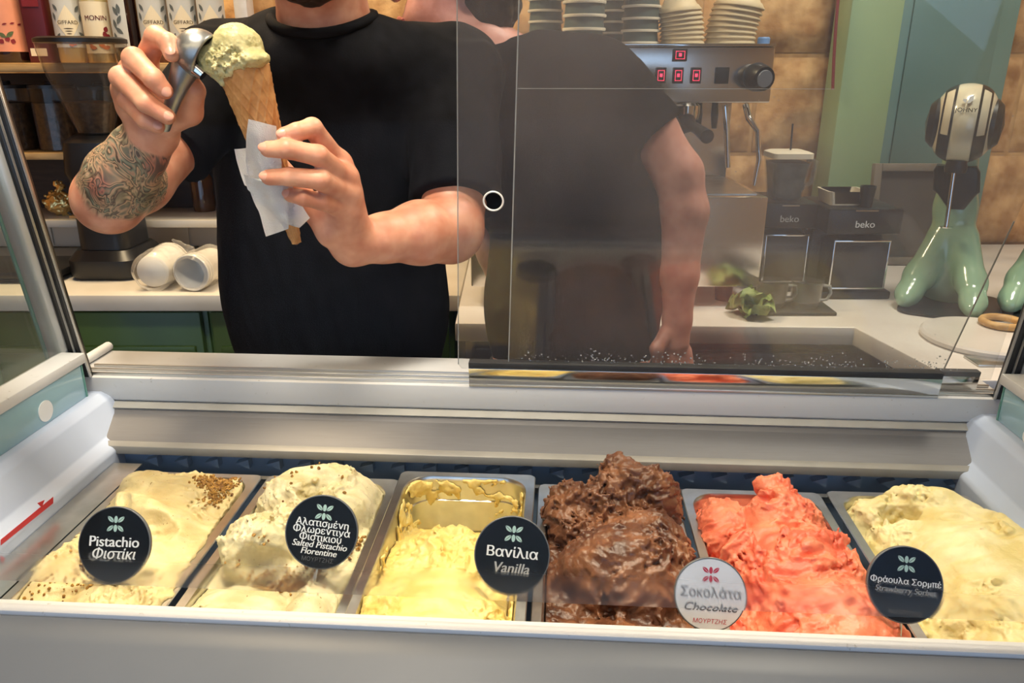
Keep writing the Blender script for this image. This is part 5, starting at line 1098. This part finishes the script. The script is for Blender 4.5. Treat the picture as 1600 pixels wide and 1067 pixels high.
for (u, y, n_, s_, nm) in ((852, 1.90, 6, 0.88, 'narrow stack behind the worker'), (912, 1.83, 7, 1.04, 'widest stack'), (957, 1.94, 6, 0.90, 'rear stack between wider ones'), (1000, 1.84, 7, 0.94, 'stack beside the paper bowls')):
    x = PY(u, 60, y)[0]
    for k in range(n_):
        cpy = pcup if first else copy_tree(pcup); first = False
        cpy.location = (x + 0.0006 * ((k * 7) % 3 - 1), y, ztc + k * 0.0262 * s_ + 0.1022 * s_); cpy.rotation_euler = (PI, 0, 0.4 * k); cpy.scale = (s_, s_, s_); tag(cpy, 'dark green paper cup, ' + ORD[k] + ' the ' + nm, 'cup', 'paper cups: ' + nm)
M_bowl = mat('cream paper bowl', srgb(226, 206, 168), 0.6, var=0.03)
bmesh_bowl = lathe_mesh([(0.026, 0.044), (0.024, 0.046), (0, 0.046), (0, 0.0445), (0.0255, 0.0425), (0.041, 0.012), (0.048, 0.002), (0.0495, 0.001), (0.050, 0.003), (0.0425, 0.0135)], 32, False)
for (u, y, n_, s_, tl, nm) in ((1066, 1.84, 8, 0.98, -0.12, 'rounder stack beside the green cups'), (1140, 1.85, 8, 1.12, 0.16, 'leaning stack above the steam knob')):
    x = PY(u, 60, y)[0]
    for k in range(n_):
        ob = link('paper_bowl', bmesh_bowl, M_bowl); ob.scale = (s_, s_, s_ * 0.95); ob.location = (x + tl * 0.05 * k * 0.12 * k * 0.3, y, ztc + 0.0095 * k * s_); ob.rotation_euler = (0, tl * min(k, 5) * 0.16, 0); tag(ob, 'upturned cream paper bowl, ' + ORD[k] + ' the ' + nm, 'bowl', 'paper bowls: ' + nm)
# jug, carton and blue cap on the machine
x = PY(772, 60, 1.84)[0]; jg = empty('plastic_jug', (x, 1.84, ztc)); tag(jg, 'cream plastic jug with a moulded handle beside the second worker', 'jug')
lathe('jug_body', [(0, 0), (0.040, 0), (0.043, 0.010), (0.040, 0.03), (0.024, 0.075), (0.013, 0.095), (0.012, 0.14), (0, 0.141)], M_rim, jg, n=28); tube('jug_handle', [(0.004, -0.030, 0.045), (0.006, -0.042, 0.055), (0.006, -0.036, 0.080), (0.005, -0.020, 0.088)], 0.006, M_rim, jg, 10)
x = PY(742, 25, 1.95)[0]; bc_ = empty('milk_carton', (x, 1.95, ztc)); tag(bc_, 'blue milk carton behind the cream plastic jug', 'carton'); box('carton_body', (-0.035, -0.035, 0), (0.035, 0.035, 0.19), mat('sky blue card', srgb(96, 160, 206), 0.5, var=0.05), bc_, 0.002); prism('gable', [(-0.035, -0.035, 0.1905), (-0.035, 0.035, 0.1905), (-0.035, 0.0, 0.225)], (0.07, 0, 0), M_white, bc_)
x = PY(1193, 66, 1.82)[0]; cpb = lathe('bottle_cap', [(0, 0), (0.013, 0), (0.0135, 0.012), (0.011, 0.0145), (0, 0.015)], mat('blue cap', srgb(120, 160, 214), 0.4)); cpb.location = (x, 1.82, ztc); tag(cpb, 'small blue cap lying at the end of the coffee machine', 'cap')
# two turkish coffee makers
def coffee_maker(u0, u1, v0, y, lab, brand):
    x0, x1 = PY(u0, 400, y)[0], PY(u1, 400, y)[0]; z1 = PY((u0 + u1) / 2, v0, y)[2] - 0.9205; r_ = empty('turkish_coffee_maker', ((x0 + x1) / 2, y + 0.09, 0.9205)); tag(r_, lab, 'coffee maker', 'black coffee makers'); w_ = (x1 - x0) / 2; d = 0.09
    box('upper_body', (-w_, -d, z1 * 0.72), (w_, d, z1), M_black, r_, 0.006); box('column', (-w_, -d * 0.1, 0.0), (w_, d, z1 * 0.719), M_black, r_, 0.005); box('base_plate', (-w_, -d, 0), (w_, -d * 0.11, 0.018), M_black, r_, 0.004)
    zf0, zf1 = z1 * 0.12, z1 * 0.66; fw = w_ * 0.76; e_ = 0.0035
    fr = box('window_frame', (-fw, -d - 0.004, zf1 - e_), (fw, -d, zf1), M_chrome, r_, 0.0005)
    for a, b in (((-fw, zf0), (fw, zf0 + e_)), ((-fw, zf0 + e_), (-fw + e_, zf1 - e_)), ((fw - e_, zf0 + e_), (fw, zf1 - e_))): box('frame_bar', (a[0], -d - 0.004, a[1]), (b[0], -d, b[1]), M_chrome, fr, 0.0005)
    box('window', (-fw + e_, -d - 0.001, zf0 + e_), (fw - e_, -d * 0.11, zf1 - e_), mat('smoked window', (0.03, 0.028, 0.028), 0.12, var=0.1), r_)
    box('trim_strip', (-w_ * 0.3, -d - 0.0015, z1 * 0.97), (w_ * 0.3, -d - 0.0003, z1 * 0.985), M_chrome, r_)
    me = text_mesh('beko', 0.022, 0.012); me.materials.clear(); t_ = link('lettering', me, M_greyink if not brand else M_ink, r_, False); t_.location = (0, -d - 0.0012, z1 * 0.83); t_.rotation_euler = (PI / 2, 0, 0); return r_, z1
k1, h1 = coffee_maker(1182, 1271, 318, 1.76, 'black coffee maker carrying a blender jug beside the steam wand', False)
k2, h2 = coffee_maker(1286, 1402, 326, 1.70, 'black coffee maker with a bright framed window beside the mixer', True)
# blender jug on the first
x = PY(1232, 300, 1.80)[0]; zj = 0.9205 + h1 + 0.0005; hj = PY(1232, 248, 1.80)[2] - zj; bj = empty('blender_jug', (x, 1.83, zj)); tag(bj, 'clear blender jug with a cream lid on the coffee maker', 'jug')
sq = lambda s_, z: [(a * s_, b * s_, z) for a, b in rrect(0.040, 0.040, 0.012)]
loft('jug_wall', [sq(0.80, 0), sq(1.12, hj)], glassmat('jug plastic', (0.88, 0.9, 0.9), haze=0.06), bj, True); loft('jug_contents', [sq(0.76, 0.004), sq(0.90, hj * 0.55), sq(1.02, hj * 0.9)], mat('dark coffee grounds', srgb(62, 66, 60), 0.5, col2=srgb(90, 96, 88), scale=30), bj, True, True); loft('jug_lid', [sq(1.16, hj + 0.0005), sq(1.16, hj + 0.012), sq(0.9, hj + 0.016)], M_rim, bj, True, True)
tube('jug_handle', [(0.046, 0, hj * 0.95), (0.066, 0, hj * 0.9), (0.062, 0, hj * 0.4), (0.038, 0, hj * 0.25)], 0.006, glassmat('jug plastic', ()), bj, 8); tube('stirrer', [(0.004, 0.0, hj + 0.0165), (0.002, 0, hj + 0.075)], 0.002, M_black, bj, 6)
zk = 0.9205 + h2 + 0.0005; x = PY(1320, 320, 1.76)[0]; tr = empty('plastic_tray', (x, 1.78, zk)); tag(tr, 'shallow white plastic tray on top of a black coffee maker', 'tray'); loft('tray_shell', [[(a, b, z) for a, b in rrect(hx, 0.04, 0.008)] for hx, z in ((0.040, 0), (0.045, 0.028), (0.047, 0.030), (0.043, 0.030), (0.039, 0.003))], M_rim, tr, True, True)
x = PY(1345, 320, 1.72)[0]; sc2 = lathe('small_cup', [(0, 0), (0.013, 0), (0.017, 0.046), (0.015, 0.046), (0.012, 0.004), (0, 0.004)], M_black, n=20, cap=False); sc2.location = (x + 0.012, 1.722, zk); tag(sc2, 'tiny black cup standing at the front of a coffee maker', 'cup')
# framed board leaning on the wall
fa = [PY(u, v, 2.02) for u, v in ((1350, 425), (1474, 432), (1482, 262), (1358, 257))]; fb = empty('picture_frame', tuple((fa[0] + fa[1]) / 2)); tag(fb, 'grey wooden framed board leaning on the wall behind the mixer', 'frame')
fw_, fh_ = (fa[1] - fa[0]).length, fa[3].z - 0.9205; fb.location = ((fa[0].x + fa[1].x) / 2, 2.03, 0.9205); fb.rotation_euler = (-0.12, 0, 0)
M_fr = mat('grey washed wood', srgb(112, 104, 94), 0.6, var=0.1, scale=12)
for a, b in (((-fw_ / 2, 0), (-fw_ / 2 + 0.02, fh_)), ((fw_ / 2 - 0.02, 0), (fw_ / 2, fh_)), ((-fw_ / 2 + 0.0201, fh_ - 0.02), (fw_ / 2 - 0.0201, fh_)), ((-fw_ / 2 + 0.0201, 0), (fw_ / 2 - 0.0201, 0.02))): box('frame_side', (a[0], -0.012, a[1]), (b[0], 0.008, b[1]), M_fr, fb, 0.002)
box('board', (-fw_ / 2 + 0.02, 0, 0.02), (fw_ / 2 - 0.02, 0.004, fh_ - 0.02), mat('dark framed board', srgb(74, 70, 66), 0.35, var=0.1), fb)
# drink mixers
M_mgreen = mat('glossy mint enamel', srgb(150, 186, 158), 0.18, var=0.03, coat=0.6); M_mcream = mat('glossy cream enamel', srgb(214, 206, 180), 0.2, var=0.02, coat=0.5)
def mixer(loc, lab):
    r_ = empty('drink_mixer', loc, -0.52); tag(r_, lab, 'drink mixer', 'mint drink mixers'); K = 1.42 / F
    L_ = lambda u, v, y=0.0: Vector(((u - 1490 - (486 - v) * 0.17) * K, y, (486 - v) * 1.63 / F))
    pr = Prims().chain([(L_(1508, 240, 0.055), .034), (L_(1500, 330, 0.055), .040), (L_(1494, 420, 0.052), .048), (L_(1492, 462, 0.05), .056)], .02)
    pr.chain([(L_(1478, 380, 0.03), .030), (L_(1444, 440, -0.01), .030), (L_(1428, 464, -0.05), .024), (L_(1424, 470, -0.075), .018)], .02).chain([(L_(1516, 380, 0.03), .030), (L_(1530, 440, -0.02), .028), (L_(1534, 464, -0.065), .023), (L_(1534, 470, -0.09), .018)], .02)
    f = pr.field(0.0038); f.apply(lambda X, Y, Z: Z - 0.006, f.lo, f.lo + f.n * f.h, 0.003, 's'); link('stand', f.mesh(), M_mgreen, r_)
    loft('foot_plate', [[(x + 0.005, y - 0.0, z) for x, y in rrect(0.098, 0.115, 0.03)] for z in (0.0, 0.0055)], M_black, r_, True, True)
    c = L_(1512, 197, -0.005); rx, ry, rz = 0.058, 0.082, 0.080
    def patch(name, a0, a1, b0, b1, s_, m, par, n1=14, n2=14):
        V = []
        for j in range(n2 + 1):
            for i in range(n1 + 1):
                a = a0 + (a1 - a0) * i / n1; b = b0 + (b1 - b0) * j / n2      # a: sideways angle, b: around the head, front at 0
                V.append((rx * s_ * math.sin(a) , -ry * s_ * math.cos(a) * math.cos(b), rz * s_ * math.cos(a) ** 0.6 * math.sin(b)))
        o = link(name, pyd(V, [(j * (n1 + 1) + i, j * (n1 + 1) + i + 1, (j + 1) * (n1 + 1) + i + 1, (j + 1) * (n1 + 1) + i) for j in range(n2) for i in range(n1)]), m, par); return o
    hd_ = patch('head', -1.25, 1.25, -PI, PI, 1.0, M_mcream, r_, 24, 40); hd_.location = c
    for s_ in (-1, 1):
        a_ = sorted((s_ * 0.36, s_ * 0.82)); bd = patch('dark_band', a_[0], a_[1], -1.25, 1.5, 1.012, M_black, hd_); i_ = sorted((s_ * 0.44, s_ * 0.72)); patch('band_inlay', i_[0], i_[1], -0.25, 1.1, 1.022, M_mcream, bd)
        lathe('side_cap', [(0.052, 0), (0.050, 0.012), (0.038, 0.024), (0.0, 0.030)], M_black, hd_, (s_ * 0.042, 0.0, 0.0), (0, s_ * PI / 2, 0), 28)
    me = text_mesh('JOHNY', 0.012, 0.014); me.materials.clear(); t_ = link('lettering', me, M_black, hd_, False); t_.rotation_euler = (PI / 2 - 0.42, 0, 0); t_.location = (0, -ry * 0.955, rz * 0.38)
    bm = bmesh.new()
    for P in (((-0.001, -0.008), (0.004, -0.008), (0.009, 0.0), (0.009, 0.012), (0.002, 0.008)), ((-0.003, -0.008), (-0.009, -0.002), (-0.009, 0.002), (-0.002, 0.002))): bm.faces.new([bm.verts.new((x, y, 0)) for x, y in P])
    t_ = link('emblem', bmm(bm), M_black, hd_, False); t_.rotation_euler = (PI / 2 - 0.75, 0, 0); t_.location = (0, -ry * 0.86, rz * 0.62)
    lathe('collar', [(0.020, 0), (0.022, 0.010), (0.018, 0.024), (0, 0.024)], M_black, r_, tuple(L_(1500, 268, -0.03)), None, 20)
    sp = tube('spindle', [L_(1499, 262, -0.03), L_(1488, 352, -0.035)], 0.0042, M_chrome, r_, 10); lathe('agitator', [(0, 0), (0.013, 0.001), (0.014, 0.003), (0, 0.004)], M_chrome, sp, tuple(L_(1488, 354, -0.035)), None, 16)
    br = loft('cup_bracket', [[(x + L_(1502, v)[0], y + 0.02, L_(0, v)[2]) for x, y in rrect(hx, 0.022, 0.01)] for hx, v in ((0.016, 328), (0.036, 306), (0.044, 300), (0.044, 270), (0.038, 262))], M_black, r_, True, True)
    return r_
pm_ = PZ(1490, 484, 0.9205); mixer((pm_.x, pm_.y + 0.03, 0.9205), 'mint green drink mixer with a cream striped head beside the coffee maker'); mixer((pm_.x + 0.205, pm_.y - 0.01, 0.9205), 'mint green drink mixer partly cut off behind the case corner post')
# glass mugs on a slate tray, lettuce, boards
tc0 = PZ(1245, 487, 0.9205); stt = box('slate_tray', (tc0.x - 0.085, tc0.y - 0.03, 0.9205), (tc0.x + 0.075, tc0.y + 0.10, 0.928), mat('dark slate', (0.05, 0.05, 0.05), 0.5, var=0.2), None, 0.002); tag(stt, 'dark slate tray holding two glass mugs', 'tray')
M_mug = glassmat('mug glass', (0.93, 0.93, 0.91), ior=1.5, haze=0.05)
for k, (u, lab) in enumerate(((1208, 'glass mug on the slate tray beside the lettuce'), (1262, 'glass mug on the slate tray with its handle toward the mixer'))):
    p = PZ(u, 482, 0.93); mg = empty('glass_mug', (p.x, p.y + 0.02, 0.9285)); tag(mg, lab, 'mug', 'glass mugs')
    lathe('mug_wall', [(0, 0), (0.024, 0), (0.031, 0.012), (0.034, 0.058), (0.0325, 0.058), (0.029, 0.014), (0, 0.008)], M_mug, mg, n=28, cap=False); tube('mug_handle', [(0.032, 0, 0.048), (0.050, 0, 0.046), (0.054, 0, 0.030), (0.046, 0, 0.016), (0.031, 0, 0.014)], 0.0035, M_edge, mg, 8)
p = PZ(1180, 500, 0.9205); lt = empty('lettuce', (p.x, p.y + 0.03, 0.9205)); tag(lt, 'loose crinkled green lettuce leaves on the white worktop', 'lettuce')
for k in range(5):
    n_ = 12; V = []; r4 = random.Random(k); rot = Euler((r4.uniform(0.2, 1.0), r4.uniform(-0.5, 0.5), k * 1.25)).to_matrix()
    for j in range(n_ + 1):
        for i in range(n_ + 1):
            x = (i / n_ - 0.5); y = j / n_; wd = 0.05 * math.sin(PI * (0.12 + 0.86 * y)) ** 0.7; z = 0.016 * float(vnoise(np.array([[i * 0.55 + k * 9, j * 0.45, k]], np.float32))[0]) * (0.4 + abs(x) * 2.2)
            V.append(rot @ Vector((x * wd * 1.6, y * 0.062 - 0.01, z + 0.02 * y * (1 - y))) + Vector((0, 0, 0.012)))
    for v_ in V: v_.z = max(v_.z, 0.001)
    link('leaf', pyd(V, [(j * (n_ + 1) + i, j * (n_ + 1) + i + 1, (j + 1) * (n_ + 1) + i + 1, (j + 1) * (n_ + 1) + i) for j in range(n_) for i in range(n_)]), mat('lettuce leaf', srgb(104, 132, 62), 0.5, col2=srgb(176, 192, 122), scale=40), lt)
p = PZ(1538, 532, 0.9205); rbd = empty('round_board', (p.x, p.y, 0.9205)); tag(rbd, 'round white board lying on the worktop in front of the mixers', 'board'); lathe('disc', [(0, 0), (0.110, 0), (0.114, 0.004), (0.114, 0.010), (0.110, 0.014), (0, 0.014)], M_top2, rbd, n=56)
p = PZ(1565, 508, 0.936); wr_ = tube('wooden_ring', [Vector((p.x + 0.035 * math.cos(t), p.y + 0.035 * math.sin(t), 0.9425)) for t in np.linspace(0, 2 * PI, 33)], 0.0075, M_wood, None, 10); tag(wr_, 'wooden ring resting on the round white board', 'ring')
p = PZ(1545, 567, 0.9205); sp_ = box('steel_plate', (p.x - 0.03, p.y - 0.02, 0.9205), (p.x + 0.07, p.y + 0.03, 0.9245), M_steel, None, 0.0015); tag(sp_, 'small steel plate lying by the case corner post', 'plate')
